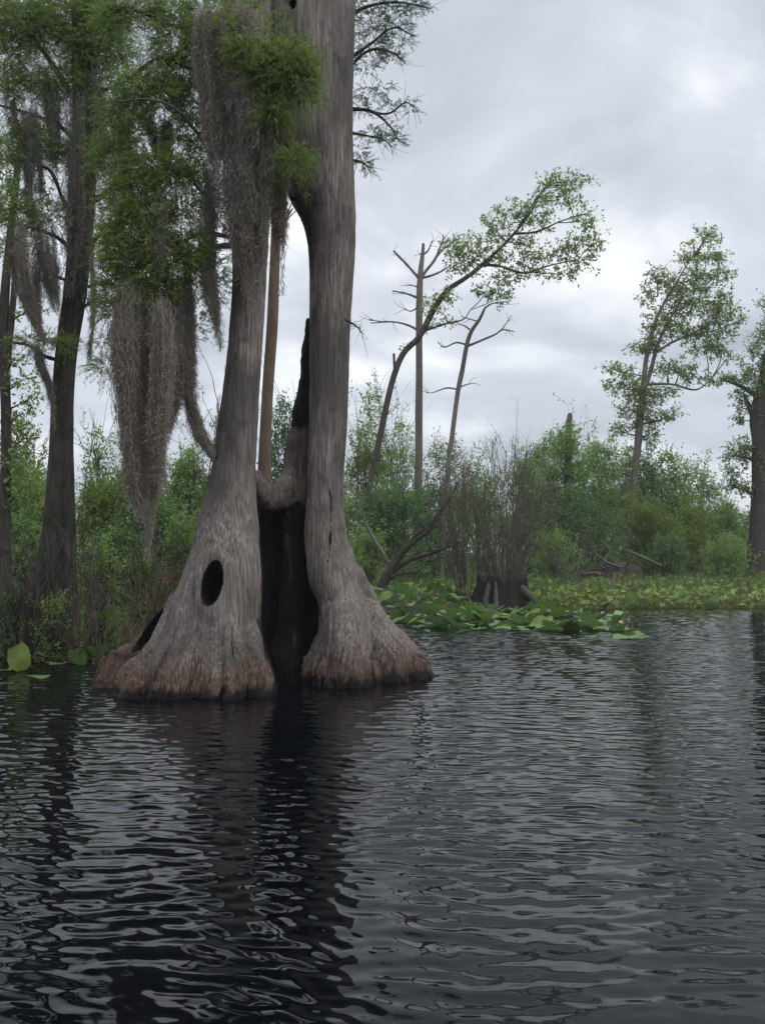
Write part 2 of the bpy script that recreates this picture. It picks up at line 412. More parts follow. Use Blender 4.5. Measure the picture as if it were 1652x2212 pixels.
def blob(c, r, tilt=0, seg=24):
    v, f = [], []
    nr = 14
    for i in range(1, nr):
        th = PI*i/nr
        for k in range(seg):
            ph = 2*PI*k/seg
            x, y, z = r[0]*math.sin(th)*math.cos(ph), r[1]*math.sin(th)*math.sin(ph), r[2]*math.cos(th)
            v.append([c[0]+x*math.cos(tilt)+z*math.sin(tilt), c[1]+y, c[2]-x*math.sin(tilt)+z*math.cos(tilt)])
    for i in range(nr-2):
        for k in range(seg): f.append([i*seg+k, i*seg+(k+1) % seg, (i+1)*seg+(k+1) % seg, (i+1)*seg+k])
    t = len(v); v.append([c[0]+r[2]*math.sin(tilt), c[1], c[2]+r[2]*math.cos(tilt)]); u = len(v); v.append([c[0]-r[2]*math.sin(tilt), c[1], c[2]-r[2]*math.cos(tilt)])
    for k in range(seg): f.append([(k+1) % seg, k, t]); f.append([(nr-2)*seg+k, (nr-2)*seg+(k+1) % seg, u])
    return v, f
def bake(o, voxel, cutters=None):
    md = o.modifiers.new('r', 'REMESH'); md.mode = 'VOXEL'; md.voxel_size = voxel; md.adaptivity = 0
    if cutters:
        bm_ = o.modifiers.new('b', 'BOOLEAN'); bm_.operation = 'DIFFERENCE'; bm_.object = cutters; bm_.solver = 'EXACT'
        md2 = o.modifiers.new('r2', 'REMESH'); md2.mode = 'VOXEL'; md2.voxel_size = voxel
    sm = o.modifiers.new('s', 'SMOOTH'); sm.iterations = 2; sm.factor = .5
    dg = bpy.context.evaluated_depsgraph_get(); me = bpy.data.meshes.new_from_object(o.evaluated_get(dg))
    return me
def arr(me, what, n=3):
    a = np.zeros(len(me.vertices)*n, np.float32); me.vertices.foreach_get(what, a); return a.reshape(-1, n).astype(float)

L_ROWS = [(-120, 478, 585, 8.6, .26), (0, 480, 585, 8.6, .25), (200, 490, 585, 8.6, .24), (400, 497, 583, 8.6, .22), (600, 503, 575, 8.6, .20), (800, 487, 563, 8.6, .20),
          (950, 466, 555, 8.6, .22), (1050, 450, 551, 8.6, .26), (1120, 430, 556, 8.6, .32), (1200, 410, 563, 8.55, .38), (1260, 388, 567, 8.55, .42), (1320, 366, 563, 8.55, .46),
          (1380, 346, 566, 8.55, .53), (1430, 316, 572, 8.55, .60), (1480, 284, 578, 8.55, .66), (1540, 262, 586, 8.55, .72)]
R_ROWS = [(-120, 585, 768, 9.1, .40), (0, 586, 767, 9.1, .40), (150, 583, 763, 9.1, .40), (280, 588, 762, 9.1, .40), (370, 606, 764, 9.1, .38), (430, 626, 766, 9.1, .34), (480, 653, 767, 9.1, .29), (560, 668, 766, 9.1, .25),
          (700, 669, 757, 9.1, .22), (900, 668, 750, 9.1, .21), (1060, 664, 741, 9.1, .22), (1140, 657, 745, 9.1, .26), (1200, 661, 757, 9.1, .30), (1260, 668, 772, 9.1, .34), (1310, 690, 792, 9.1, .36),
          (1370, 688, 802, 9.1, .42), (1430, 678, 800, 9.1, .48), (1480, 668, 795, 9.1, .54), (1530, 660, 792, 9.1, .6)]
def tubebody(rows, Y, n=40, sides=20, flat=1.0):
    q = smoothpath(dpath(rows, Y), n); mb = MB(); tubes(mb, q[:, :3], q[:, 3], sides, cap=False)
    v = mb.V[0].tolist(); f = mb.F[0].tolist(); c0 = len(v); v.append(q[0, :3].tolist()); v.append(q[-1, :3].tolist()); m = len(q)
    for k in range(sides): f.append([k, (k+1) % sides, c0]); f.append([(m-1)*sides+k, (m-1)*sides+(k+1) % sides, c0+1])
    return v, f
def make_hollow_cypress():
    root = thing('hollow_cypress', (*P(560, 1475, 8.8)[:2], 0), 'huge grey hollow cypress with two fused trunks and a flared base standing in the water', 'tree')
    bodies = [ringbody(rings(L_ROWS)), ringbody(rings(R_ROWS))]
    # left root lobe lying lower and behind, its top edge running down to the water
    bodies.append(tubebody([(462, 1130, 18, .1), (446, 1217, 24, .12), (416, 1278, 32, .15), (384, 1332, 38, .2), (346, 1386, 45, .22), (308, 1436, 50, .2), (266, 1492, 50, .1), (250, 1560, 54, .05)], 8.75))
    # roots in front of the left leg
    rr_ = np.random.default_rng(8)
    for x1 in (292, 318, 345, 366, 392, 418, 441, 468, 492, 520, 545, 566):
        x1 += rr_.normal()*5; w = 10+7*rr_.random(); k = np.clip((x1-425)/160, -.97, .97); yf = 8.55-.66*math.sqrt(1-k*k)
        y0 = 1350+50*rr_.random(); xa = 455+(x1-430)*.62
        bodies.append(tubebody([(xa, y0-40, 5, .25), (xa+(x1-xa)*.4, y0+25, w*.7, .11), (xa+(x1-xa)*.8, 1452, w, .02), (x1+(x1-430)*.05, 1510+12*rr_.random(), w*1.2, -.05)], yf))
    for x1 in (228, 250, 270, 290, 308):
        w = 10+6*rr_.random(); bodies.append(tubebody([(x1*.6+160, 1400, 6, .3), (x1*.8+70, 1420, w*.8, .08), (x1, 1478, w, -.03), (x1-10, 1530, w*1.2, -.1)], 8.62-.1*(x1-212)/90))
    for x1, yf in ((676, 8.85), (694, 8.68), (716, 8.6), (741, 8.58), (762, 8.62), (786, 8.72), (812, 8.86), (836, 8.92), (860, 8.98), (880, 9.06), (896, 9.14)):
        w = 9+6*rr_.random(); xa = 725+(x1-725)*.66; bodies.append(tubebody([(xa, 1340+40*rr_.random(), 5, .3), (xa+(x1-xa)*.5, 1410, w*.8, .14), (x1-3, 1450, w, .03), (x1+3, 1500, w*1.2, -.04)], yf))
    for x0, y0, x1, w in ((440, 1330, 425, 34), (500, 1340, 512, 36), (390, 1350, 350, 32), (360, 1380, 295, 30), (470, 1360, 468, 30), (535, 1345, 552, 26)):
        bodies.append(tubebody([(x0+(500-x0)*.15, y0-90, w*.45, .12), (x0+(x1-x0)*.5, y0+40, w*.7, -.28), (x1, 1465, w*.8, -.48), (x1+(x1-x0)*.2, 1540, w*.85, -.56)], 8.55))
    # right leg : front root, cleft, and the long root running out to the right
    bodies.append(tubebody([(722, 1230, 36, -.05), (740, 1330, 44, -.2), (750, 1420, 44, -.36), (755, 1520, 46, -.45)], 9.1))
    bodies.append(tubebody([(728, 1170, 24, 0), (748, 1240, 30, .02), (778, 1310, 36, .05), (816, 1375, 42, .05), (856, 1440, 46, .05), (886, 1500, 44, .0), (894, 1560, 44, 0)], 9.3))
    bodies.append(tubebody([(760, 1230, 22, .15), (812, 1370, 36, -.08), (840, 1440, 38, -.2), (850, 1540, 40, -.25)], 9.25))
    bodies.append(tubebody([(722, 1300, 20, .1), (706, 1400, 26, -.12), (700, 1470, 30, -.2), (696, 1530, 34, -.25)], 9.1))
    # the upper part where both trunks fuse
    bodies.append(tubebody([(600, -150, 46), (604, 0, 44), (610, 150, 42), (618, 280, 34), (630, 370, 24), (640, 430, 14)], 8.95))
    # saddle between the legs behind
    o = rawobj('trunk', bodies)
    holes = [((464, 1260, 8.27), (22, 50, .36), .17), ((322, 1362, 8.70), (21, 56, .30), .50), ((632, 6, 8.72), (8, 12, .12), 0), ((660, 84, 8.70), (3.5, 5, .1), 0), ((660, 107, 8.7), (4.5, 9, .1), 0), ((646, 224, 8.72), (4, 7, .12), 0), ((646, 281, 8.75), (3.5, 5, .1), 0)]
    cut = []
    for (a, b_, Y), (rx, rz, ry), tl in holes: cut.append(blob(P(a, b_, Y), (px(rx, Y), ry, px(rz, Y)), tl))
    cu = rawobj('cut', cut); cm = bake(cu, .012); cu.modifiers.clear(); cu.data = cm
    me = bake(o, .0125, cu)
    if len(me.vertices) < 60000:
        print('boolean failed', len(me.vertices)); o.modifiers.clear(); me = bake(o, .0125)
    print('trunk verts', len(me.vertices))
    bpy.data.objects.remove(cu); old = o.data; o.modifiers.clear(); o.data = me
    v = arr(me, 'co'); nm = arr(me, 'normal')
    x, y, z = v.T
    # axis of each leg, for the flutes
    def axis(rows):
        q = np.array(rings(rows))[::-1]; return np.interp(z, q[:, 2], q[:, 0]), np.interp(z, q[:, 2], q[:, 1]), np.interp(z, q[:, 2], q[:, 3]), np.interp(z, q[:, 2], q[:, 4])
    la, ra = axis(L_ROWS), axis(R_ROWS)
    dl = ((x-la[0])/la[2])**2+((y-la[1])/la[3])**2; dr = ((x-ra[0])/ra[2])**2+((y-ra[1])/ra[3])**2
    left = dl < dr
    ax = np.where(left, la[0], ra[0]); ay = np.where(left, la[1], ra[1])
    an = np.arctan2(y-ay, x-ax) + np.where(left, 0, 1.7)
    wob = .25*fbm(np.stack([x*1.3, y*1.3, z*1.1], -1), 3, 2)
    ca, sa = np.cos(an+wob), np.sin(an+wob)
    fl = fbm(np.stack([ca*2.6+5, sa*2.6, z*.22], -1), 3, 21)
    fl2 = fbm(np.stack([ca*7+5, sa*7, z*.6], -1), 3, 31)
    fl3 = 1-2*np.abs(fbm(np.stack([ca*11+2, sa*11, z*.9], -1), 3, 33))
    lump = fbm(v*4.5, 4, 41)
    base = np.clip((1.0-z)/1.0, 0, 1); low = np.clip((.5-z)/.4, 0, 1)
    d = fl*(.012+.050*base) + fl2*(.007+.028*base+.025*low) + fl3*(.004+.014*base+.072*low) + lump*(.007+.026*base) - .05*low*np.clip(fbm(np.stack([ca*15, sa*15, z*.5], -1), 2, 51), 0, 1)
    hc = P(465, 1258, 8.28); near = np.exp(-(((x-hc[0])/.18)**2+((z-hc[2])/.30)**2))*(y < 8.6)
    d = d*(1-.6*near) + .02*np.exp(-((np.hypot((x-hc[0])/.15, (z-hc[2])/.29)-1)/.25)**2)*(y < 8.4)
    v2 = v + nm*d[:, None]
    me.vertices.foreach_set('co', v2.astype(np.float32).ravel())
    # burnt walls facing the hollow; cavities and their rims coloured near-black too
    char_dark = np.zeros(len(v))
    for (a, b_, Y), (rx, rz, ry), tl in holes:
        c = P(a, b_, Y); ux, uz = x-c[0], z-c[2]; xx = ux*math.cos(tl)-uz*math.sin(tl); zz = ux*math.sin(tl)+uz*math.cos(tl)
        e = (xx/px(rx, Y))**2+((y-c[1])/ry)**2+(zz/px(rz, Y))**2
        char_dark = np.maximum(char_dark, np.clip(1.35-e*.55, 0, 1)*(e < 1.7)*(nm[:, 1]*0+1)*np.where(e < 1.12, 1, .55))
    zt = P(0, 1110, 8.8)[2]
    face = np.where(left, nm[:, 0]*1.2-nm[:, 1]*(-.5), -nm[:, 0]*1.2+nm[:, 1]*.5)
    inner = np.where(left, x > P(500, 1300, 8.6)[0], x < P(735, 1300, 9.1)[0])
    char_dark = np.maximum(char_dark, np.clip((face-.86+.30*fbm(v*4, 3, 61))*1.8, 0, 1)*np.clip((zt-z+.12*fbm(v*5, 3, 62))*2.2, 0, 1)*inner)
    # right trunk : darker left-facing inner side above the arch
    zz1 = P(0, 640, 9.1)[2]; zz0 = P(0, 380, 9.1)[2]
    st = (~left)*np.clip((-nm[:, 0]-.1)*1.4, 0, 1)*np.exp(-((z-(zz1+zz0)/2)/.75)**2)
    char_dark = np.maximum(char_dark, .62*st)
    brown = np.clip((P(330, 0, 8.7)[0]-x)*9, 0, 1)*np.clip((.95-z)*4, 0, 1)*left*np.clip(fbm(v*5, 3, 5)+.9, 0, 1)
    # long drying cracks
    for xd, y0, y1, w in ((714, 1050, 1215, 2.2), (635, -20, 80, 2.0)):
        zc = P(0, (y0+y1)/2, 8.8)[2]; hh = abs(P(0, y0, 8.8)[2]-P(0, y1, 8.8)[2])/2
        xc = P(xd, 600, 8.8)[0] + .018*noise(np.stack([z*5, 0*z, 0*z], -1), 3)
        char_dark = np.maximum(char_dark, (np.abs(x-xc) < px(w, 8.8)*(1+.8*noise(np.stack([z*9, 0*z, 0*z], -1), 5)))*(np.abs(z-zc) < hh)*(nm[:, 1] < -.2)*.55)
    for nme, arr_ in (('char_dark', char_dark), ('brown', brown)):
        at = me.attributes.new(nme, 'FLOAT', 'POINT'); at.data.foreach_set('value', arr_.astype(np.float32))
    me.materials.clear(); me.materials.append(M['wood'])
    me.polygons.foreach_set('use_smooth', np.ones(len(me.polygons), bool)); me.update()
    o.parent = root; o.matrix_parent_inverse = parent_inv(root)
    # the burnt heartwood standing in the hollow
    cb = [ringbody(rings([(690, 663, 672, 9.35, .03), (760, 657, 676, 9.35, .07), (850, 648, 682, 9.35, .10), (950, 632, 690, 9.35, .14), (1020, 614, 690, 9.4, .18), (1058, 596, 690, 9.42, .2), (1085, 560, 692, 9.45, .22), (1120, 540, 700, 9.5, .22), (1350, 530, 712, 9.6, .25), (1500, 520, 722, 9.6, .28)])),
          tubebody([(655, 1030, 12, -.1), (640, 1090, 18, -.1), (632, 1180, 20, -.1), (628, 1300, 24, -.12), (622, 1400, 30, -.15), (618, 1500, 36, -.2)], 9.3),
          tubebody([(560, 1060, 20, 0), (563, 1130, 24, .05), (565, 1250, 30, .1), (565, 1400, 34, .1), (565, 1520, 36, .1)], 9.25),
          tubebody([(545, 1022, 18, -.2), (558, 1058, 24, -.2), (582, 1082, 25, -.1), (612, 1064, 26, -.05), (636, 1010, 22, .05), (648, 920, 16, .12), (656, 820, 9, .15)], 9.2)]
    c = rawobj('heartwood', cb); me = bake(c, .014); c.modifiers.clear(); c.data = me
    v = arr(me, 'co'); nm = arr(me, 'normal'); x, y, z = v.T
    d = .045*fbm(np.stack([x*9, y*9, z*1.0], -1), 4, 6)+.035*fbm(v*6, 4, 8)+.02*(1-2*np.abs(fbm(np.stack([x*16, y*16, z*1.6], -1), 2, 15)))
    me.vertices.foreach_set('co', (v+nm*d[:, None]).astype(np.float32).ravel())
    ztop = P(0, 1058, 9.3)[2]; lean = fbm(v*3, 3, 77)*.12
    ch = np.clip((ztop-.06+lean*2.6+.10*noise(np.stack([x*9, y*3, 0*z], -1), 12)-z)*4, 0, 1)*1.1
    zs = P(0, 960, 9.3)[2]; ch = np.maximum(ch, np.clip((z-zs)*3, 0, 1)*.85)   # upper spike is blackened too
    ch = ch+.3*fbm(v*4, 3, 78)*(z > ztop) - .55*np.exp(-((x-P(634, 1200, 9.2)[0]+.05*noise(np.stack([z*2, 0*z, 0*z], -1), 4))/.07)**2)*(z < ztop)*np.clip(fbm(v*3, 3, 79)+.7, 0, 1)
    for nme, arr_ in (('char_dark', ch), ('brown', np.full(len(v), .35))):
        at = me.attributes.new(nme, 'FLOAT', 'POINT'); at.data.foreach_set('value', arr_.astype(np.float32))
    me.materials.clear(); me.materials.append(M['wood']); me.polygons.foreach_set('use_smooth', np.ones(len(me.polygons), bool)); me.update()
    c.parent = root; c.matrix_parent_inverse = parent_inv(root); c['label'] = 'blackened heartwood standing inside the hollow'
    # live branches
    K = [([(495, 512, 5, -.1), (460, 505, 5, -.2), (425, 508, 4, -.3), (385, 530, 2.5, -.4)], 8.5),
         ([(498, 530, 7, -.1), (455, 535, 6, -.2), (410, 550, 4, -.3), (350, 580, 2.5, -.4)], 8.5),
         ([(468, 985, 10, 0), (440, 945, 8, -.05), (415, 890, 6.5, -.1), (395, 810, 5, -.2), (378, 720, 4, -.3), (365, 600, 3, -.3)], 8.5),
         ([(495, 330, 5, -.2), (440, 300, 4, -.4), (380, 235, 3.5, -.6), (320, 215, 2.5, -.6), (250, 220, 1.5, -.6)], 8.4),
         ([(500, 130, 6, -.2), (420, 150, 4, -.4), (345, 125, 3, -.5), (270, 175, 2, -.5)], 8.4),
         ([(500, 20, 6, -.2), (400, 60, 4, -.3), (300, 25, 3, -.5), (240, 20, 1.5, -.5)], 8.4),
         ([(520, 60, 6, -.3), (570, 100, 4, -.6), (620, 140, 3, -.7), (670, 170, 1.5, -.7)], 8.3),
         ([(520, 200, 5, -.3), (560, 215, 4, -.6), (600, 300, 3, -.6), (640, 340, 1.5, -.6)], 8.3),
         ([(500, 440, 4, -.1), (430, 410, 3, -.4), (400, 350, 2.5, -.5), (340, 345, 1.5, -.5)], 8.4),
         ([(745, 690, 2.5, -.2), (770, 705, 1.8, -.25), (782, 720, 1, -.25)], 8.9),
         ([(760, 30, 5, .3), (800, 12, 3.5, .3), (860, 5, 2.5, .3), (930, 18, 1.2, .3)], 9.3),
         ([(750, 130, 5, .3), (800, 95, 3, .3), (850, 60, 2.2, .3), (893, 78, 1.2, .3)], 9.3),
         ([(750, 150, 4, .3), (800, 108, 3, .3), (850, 115, 2, .3), (875, 138, 1, .3)], 9.3),
         ([(750, 235, 5, .3), (800, 240, 3.4, .3), (838, 268, 2.2, .3), (862, 305, 1.2, .3)], 9.3),
         ([(800, 242, 3, .3), (840, 245, 2.2, .3), (875, 222, 1.6, .3), (893, 232, 1, .3)], 9.3),
         ([(750, 285, 4, .3), (785, 292, 2.4, .3), (825, 300, 1.5, .3), (848, 318, 1, .3)], 9.3),
         ([(755, 345, 4, .3), (780, 350, 2, .3), (800, 362, 1.2, .3)], 9.3)]
    for i, (rows, Y) in enumerate(K):
        mb = MB(); q = dpath(rows, Y); limb(mb, q, 7, 22, .25, i)
        s = smoothpath(q, 20)[:, :3]; rg = np.random.default_rng(i+50)
        tw = sprout(rg, s, 16, .18, .8, 5, wob=.3)
        tubes(mb, tw, np.broadcast_to([.003, .0025, .002, .0015, .001], (len(tw), 5)), 4, cap=False)
        mb.build('branch', M['twig_grey' if i in (0, 1, 2, 3) else 'bark'], root, True)
    return root, K
HC_ROOT, HK = make_hollow_cypress()
print('hollow', time.time()-T0)

# ------------------------------------------------------------------ cypress sprays (feathery needles)
def sprays(mb, tmb, rng, clumps, Y, per=34, cov=1.0, needle=.020, L=.17, thick=.5):
    """clumps (dx,dy,rx,ry[,dY]) filled with short twigs carrying two rows of needles"""
    for c in clumps:
        cx, cy, rx, ry = c[:4]; y = Y+(c[4] if len(c) > 4 else 0)
        n = int(cov*rx*ry*.17)+4
        a = rng.random(n)*2*PI; r = np.sqrt(rng.random(n)); dd = rng.normal(size=n)*px((rx+ry)*.5, y)*thick
        p0 = P(cx, cy, y); s = np.stack([p0[0]+px(rx, y)*r*np.cos(a), p0[1]+dd, p0[2]+px(ry, y)*r*np.sin(a)], -1)
        out = nrm(np.stack([np.cos(a), rng.normal(size=n)*.5, .35+.5*np.sin(a)], -1) + rng.normal(size=(n, 3))*.55)
        m = 6; u = np.linspace(0, 1, m)[None, :, None]; LL = L*(.5+.9*rng.random(n))[:, None, None]
        tw = s[:, None] + LL*(out[:, None]*u + np.array([0, 0, -.35])*u*u)
        tubes(tmb, tw, np.broadcast_to(np.linspace(.0016, .0008, m), (n, m)), 3, cap=False)
        i = np.repeat(np.arange(n), per); t = (.08+.92*rng.random(len(i)))*(m-1.001); k = t.astype(int); f = (t-k)[:, None]
        cc = tw[i, k]*(1-f)+tw[i, k+1]*f; dv = nrm(tw[i, k+1]-tw[i, k])
        side = nrm(np.cross(dv, nrm(rng.normal(size=(n, 3)))[i]))*np.where(rng.random(len(i)) < .5, 1, -1)[:, None]
        d = nrm(side + dv*.7 + rng.normal(size=(len(i), 3))*.25)
        g = np.clip(.3*rng.random(len(i)) + .6*rng.random(n)[i] + .1, 0, 1)
        leafq(mb, cc, d, rng.normal(size=(len(i), 3)), needle*(.7+.6*rng.random(len(i))), needle*.26, g)
rg = np.random.default_rng(11)
a, t = MB(), MB()
sprays(a, t, rg, [(380, 95, 45, 55), (345, 205, 60, 35), (300, 190, 45, 28), (415, 215, 45, 45), (270, 245, 35, 28), (395, 150, 40, 30), (425, 90, 20, 35),
    (300, 20, 50, 22), (370, 25, 40, 20), (250, 40, 35, 28), (440, 15, 30, 15), (300, 290, 28, 40), (420, 290, 35, 30), (250, 300, 22, 30), (240, 345, 30, 25), (280, 365, 25, 25), (430, 330, 20, 30)], 8.0, cov=1.25)
sprays(a, t, rg, [(560, 185, 32, 30), (590, 60, 22, 30), (620, 355, 34, 35), (655, 215, 30, 22), (520, 10, 40, 14), (600, 280, 20, 25), (570, 330, 20, 22)], 7.9, cov=.6)
sprays(a, t, rg, [(415, 360, 30, 25), (450, 420, 25, 30), (430, 600, 22, 50, .2), (465, 600, 20, 70, .3), (440, 470, 25, 30), (425, 700, 12, 40, .2)], 8.3, cov=.7, L=.13)
crown = a.build('foliage', M['needle'], HC_ROOT); t.build('twigs', M['twig'], crown); crown['label'] = 'dark green needle sprays'
a, t = MB(), MB()
sprays(a, t, rg, [(540, 120, 40, 28), (622, 135, 52, 34), (645, 175, 35, 26), (585, 250, 22, 30), (485, 50, 16, 14), (560, 160, 26, 25), (600, 160, 30, 30), (635, 345, 25, 18)], 7.6, cov=1.4)
sprays(a, t, rg, [(340, 365, 52, 28), (372, 385, 50, 26), (300, 420, 35, 30), (320, 460, 50, 30), (265, 420, 28, 26), (290, 495, 52, 32), (340, 530, 50, 30), (270, 560, 45, 30), (375, 565, 55, 26), (315, 590, 52, 30),
    (255, 620, 32, 28), (300, 650, 36, 30), (252, 672, 28, 22), (225, 735, 14, 8), (240, 792, 34, 14), (400, 520, 26, 20), (350, 625, 30, 24), (425, 545, 20, 18), (248, 520, 20, 40), (395, 450, 26, 22)], 7.9, cov=1.45)
c2 = a.build('foliage', M['needle_bright'], HC_ROOT); t.build('twigs', M['twig'], c2); c2['label'] = 'bright fresh green needle sprays'
a, t = MB(), MB()
sprays(a, t, rg, [(800, 10, 40, 12), (870, 4, 45, 8), (850, 25, 40, 14), (800, 45, 36, 18), (850, 60, 40, 14), (800, 85, 36, 18), (860, 90, 34, 12), (800, 120, 34, 16), (845, 125, 26, 10), (790, 150, 24, 10), (890, 22, 25, 10), (910, 12, 18, 5),
    (800, 205, 34, 14), (780, 232, 18, 12), (840, 230, 22, 6), (880, 222, 16, 6), (890, 240, 10, 6), (800, 290, 28, 12), (838, 280, 18, 12), (860, 300, 10, 14), (830, 305, 20, 10), (775, 325, 12, 12), (785, 350, 16, 14), (795, 368, 10, 6), (830, 190, 20, 6)], 9.6, cov=.85, L=.11, needle=.017, thick=.3)
c3 = a.build('foliage', M['needle_far'], HC_ROOT); t.build('twigs', M['twig'], c3); c3['label'] = 'fine grey green sprays hanging right of the trunk'
print('sprays', time.time()-T0)

# ------------------------------------------------------------------ spanish moss
def moss(rng, rows, Y, n, label, mat_='moss', fuzz=17, depth=.45, wid=.0034, group='spanish moss clumps hanging from the cypress'):
    """rows (dx, dy, halfwidth) from top to bottom"""
    q = smoothpath(dpath(rows, Y), 34); z0, z1 = q[0, 2], q[-1, 2]
    o = MB(); m = 34
    st = rng.random(n)**1.6*.75; L = (.22+.78*rng.random(n)**.8)*(1-st)
    nr = max(4, int(n/28)); idx = rng.integers(0, nr, n); en = np.minimum(st+L, 1)*(.62+.38*rng.random(nr)[idx])
    en = np.where(rng.random(n) < .05, 1, np.maximum(en, st+.05))
    tt = st[:, None]+(en-st)[:, None]*np.linspace(0, 1, m)[None]
    k = np.clip((tt*(len(q)-1)).astype(int), 0, len(q)-2); f = tt*(len(q)-1)-k
    C = q[k]*(1-f[..., None])+q[k+1]*f[..., None]
    # strands gather in ropes
    ra, rr = rng.random(nr)*2*PI, np.sqrt(rng.random(nr))
    ox = (rr*np.cos(ra))[idx] + rng.normal(size=n)*.2; oy = (rr*np.sin(ra))[idx]*depth*1.6 + rng.normal(size=n)*.16
    dr = fbm(np.stack([idx[:, None]*7.7+0*tt, tt*3, 0*tt], -1), 2, 3)*.35
    pts = np.stack([C[..., 0]+C[..., 3]*(ox[:, None]*.85+dr), C[..., 1]+C[..., 3]*oy[:, None], C[..., 2]], -1)
    ph = rng.random((n, 1))*6.28
    pts[..., 0] += .009*np.sin(tt*(60+60*rng.random((n, 1)))+ph) + rng.normal(size=(n, m))*.006
    pts[..., 1] += .006*np.cos(tt*(60+40*rng.random((n, 1)))+ph)
    w = np.full((n, m), wid*.5); w[:, -5:] *= .6
    tubes(o, pts, w*(.6+.8*rng.random((n, 1))), 3, rng.random(n)*.6+.2*(rr[idx]), cap=False)
    # curls
    nf = n*fuzz; i = rng.integers(0, n, nf); j = rng.integers(0, m, nf)
    s = pts[i, j]; d = nrm(rng.normal(size=(nf, 3))+np.array([0, 0, -.7])); e = rng.normal(size=(nf, 3))
    Lf = .02+.045*rng.random(nf); u = np.linspace(0, 1, 4)[None, :, None]
    cr = s[:, None]+Lf[:, None, None]*(d[:, None]*u+e[:, None]*u*(1-u)*.9+np.array([0, 0, -.4])*u*u)
    tubes(o, cr, np.full((nf, 4), .0016), 3, rng.random(nf), cap=False)
    ob = o.build('spanish_moss', M[mat_]); 
    # origin at the clump's hanging point
    c = q[0, :3]; me = ob.data; vv = arr(me, 'co')-c; me.vertices.foreach_set('co', vv.astype(np.float32).ravel()); ob.location = Vector(c.tolist()); me.update()
    return tag(ob, label, 'moss', group)
mr = np.random.default_rng(3)
# over the left trunk of the hollow cypress
moss(mr, [(535, 300, 45), (525, 380, 68), (530, 450, 55), (535, 540, 42), (545, 660, 12)], 7.85, 900, 'broad thick curtain of moss draped down the front of the left trunk')
moss(mr, [(455, 15, 30), (450, 110, 34), (470, 220, 40), (475, 320, 34), (478, 400, 22)], 7.75, 520, 'grey moss curtain at the top of the photo just left of the trunks')
moss(mr, [(525, 20, 30), (515, 110, 32), (530, 210, 34), (540, 300, 40), (545, 380, 30)], 7.7, 560, 'pale pinkish moss rope hanging high between the two green needle tufts')
moss(mr, [(600, 240, 30), (600, 330, 32), (598, 420, 22), (604, 500, 14), (606, 640, 5)], 8.1, 300, 'moss hanging over the gap between the two trunks, above the slender tree')
moss(mr, [(455, 370, 24), (455, 470, 22), (452, 570, 22), (462, 660, 16), (478, 752, 5)], 8.0, 330, 'long tapered moss tail hanging left of the left trunk, tip against the bark')
moss(mr, [(580, 110, 26), (575, 200, 26), (575, 300, 24), (580, 380, 16)], 7.75, 420, 'moss clump under the bright green tuft in front of the right trunk')
# the great curtain on the left
moss(mr, [(285, 600, 30), (275, 720, 38), (282, 850, 34), (292, 980, 28), (298, 1060, 22), (305, 1118, 6)], 7.8, 620, 'longest left half of the great moss curtain below the bright green branch')
moss(mr, [(325, 600, 30), (330, 720, 34), (325, 850, 32), (325, 980, 30), (325, 1080, 22), (320, 1200, 5)], 7.95, 620, 'moss column in the middle of the great curtain, its thin tip the lowest of all')
moss(mr, [(375, 600, 34), (370, 700, 42), (372, 800, 36), (365, 880, 28), (355, 960, 12)], 8.1, 480, 'shorter dark moss beside the oblique mossy branch, right part of the great curtain')
moss(mr, [(352, 640, 26), (355, 760, 30), (350, 860, 26), (345, 960, 18), (362, 1060, 5)], 7.7, 260, 'thin wispy moss in front of the great curtain, swaying to the right')
moss(mr, [(400, 560, 16), (405, 680, 18), (410, 780, 14), (425, 860, 6)], 8.1, 150, 'small loose moss wisp just right of the great curtain')
moss(mr, [(385, 750, 14), (398, 830, 18), (418, 905, 16), (440, 955, 12), (462, 985, 8)], 8.42, 260, 'moss wrapped along the oblique branch that joins the left trunk')
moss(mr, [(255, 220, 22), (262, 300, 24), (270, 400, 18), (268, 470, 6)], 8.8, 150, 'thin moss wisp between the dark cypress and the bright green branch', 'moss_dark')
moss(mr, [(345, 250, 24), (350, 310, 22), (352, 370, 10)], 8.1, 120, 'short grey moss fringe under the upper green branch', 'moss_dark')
moss(mr, [(340, 440, 26), (335, 520, 22), (345, 600, 14)], 7.8, 160, 'short moss fringe caught among the bright green needles')
print('moss', time.time()-T0)

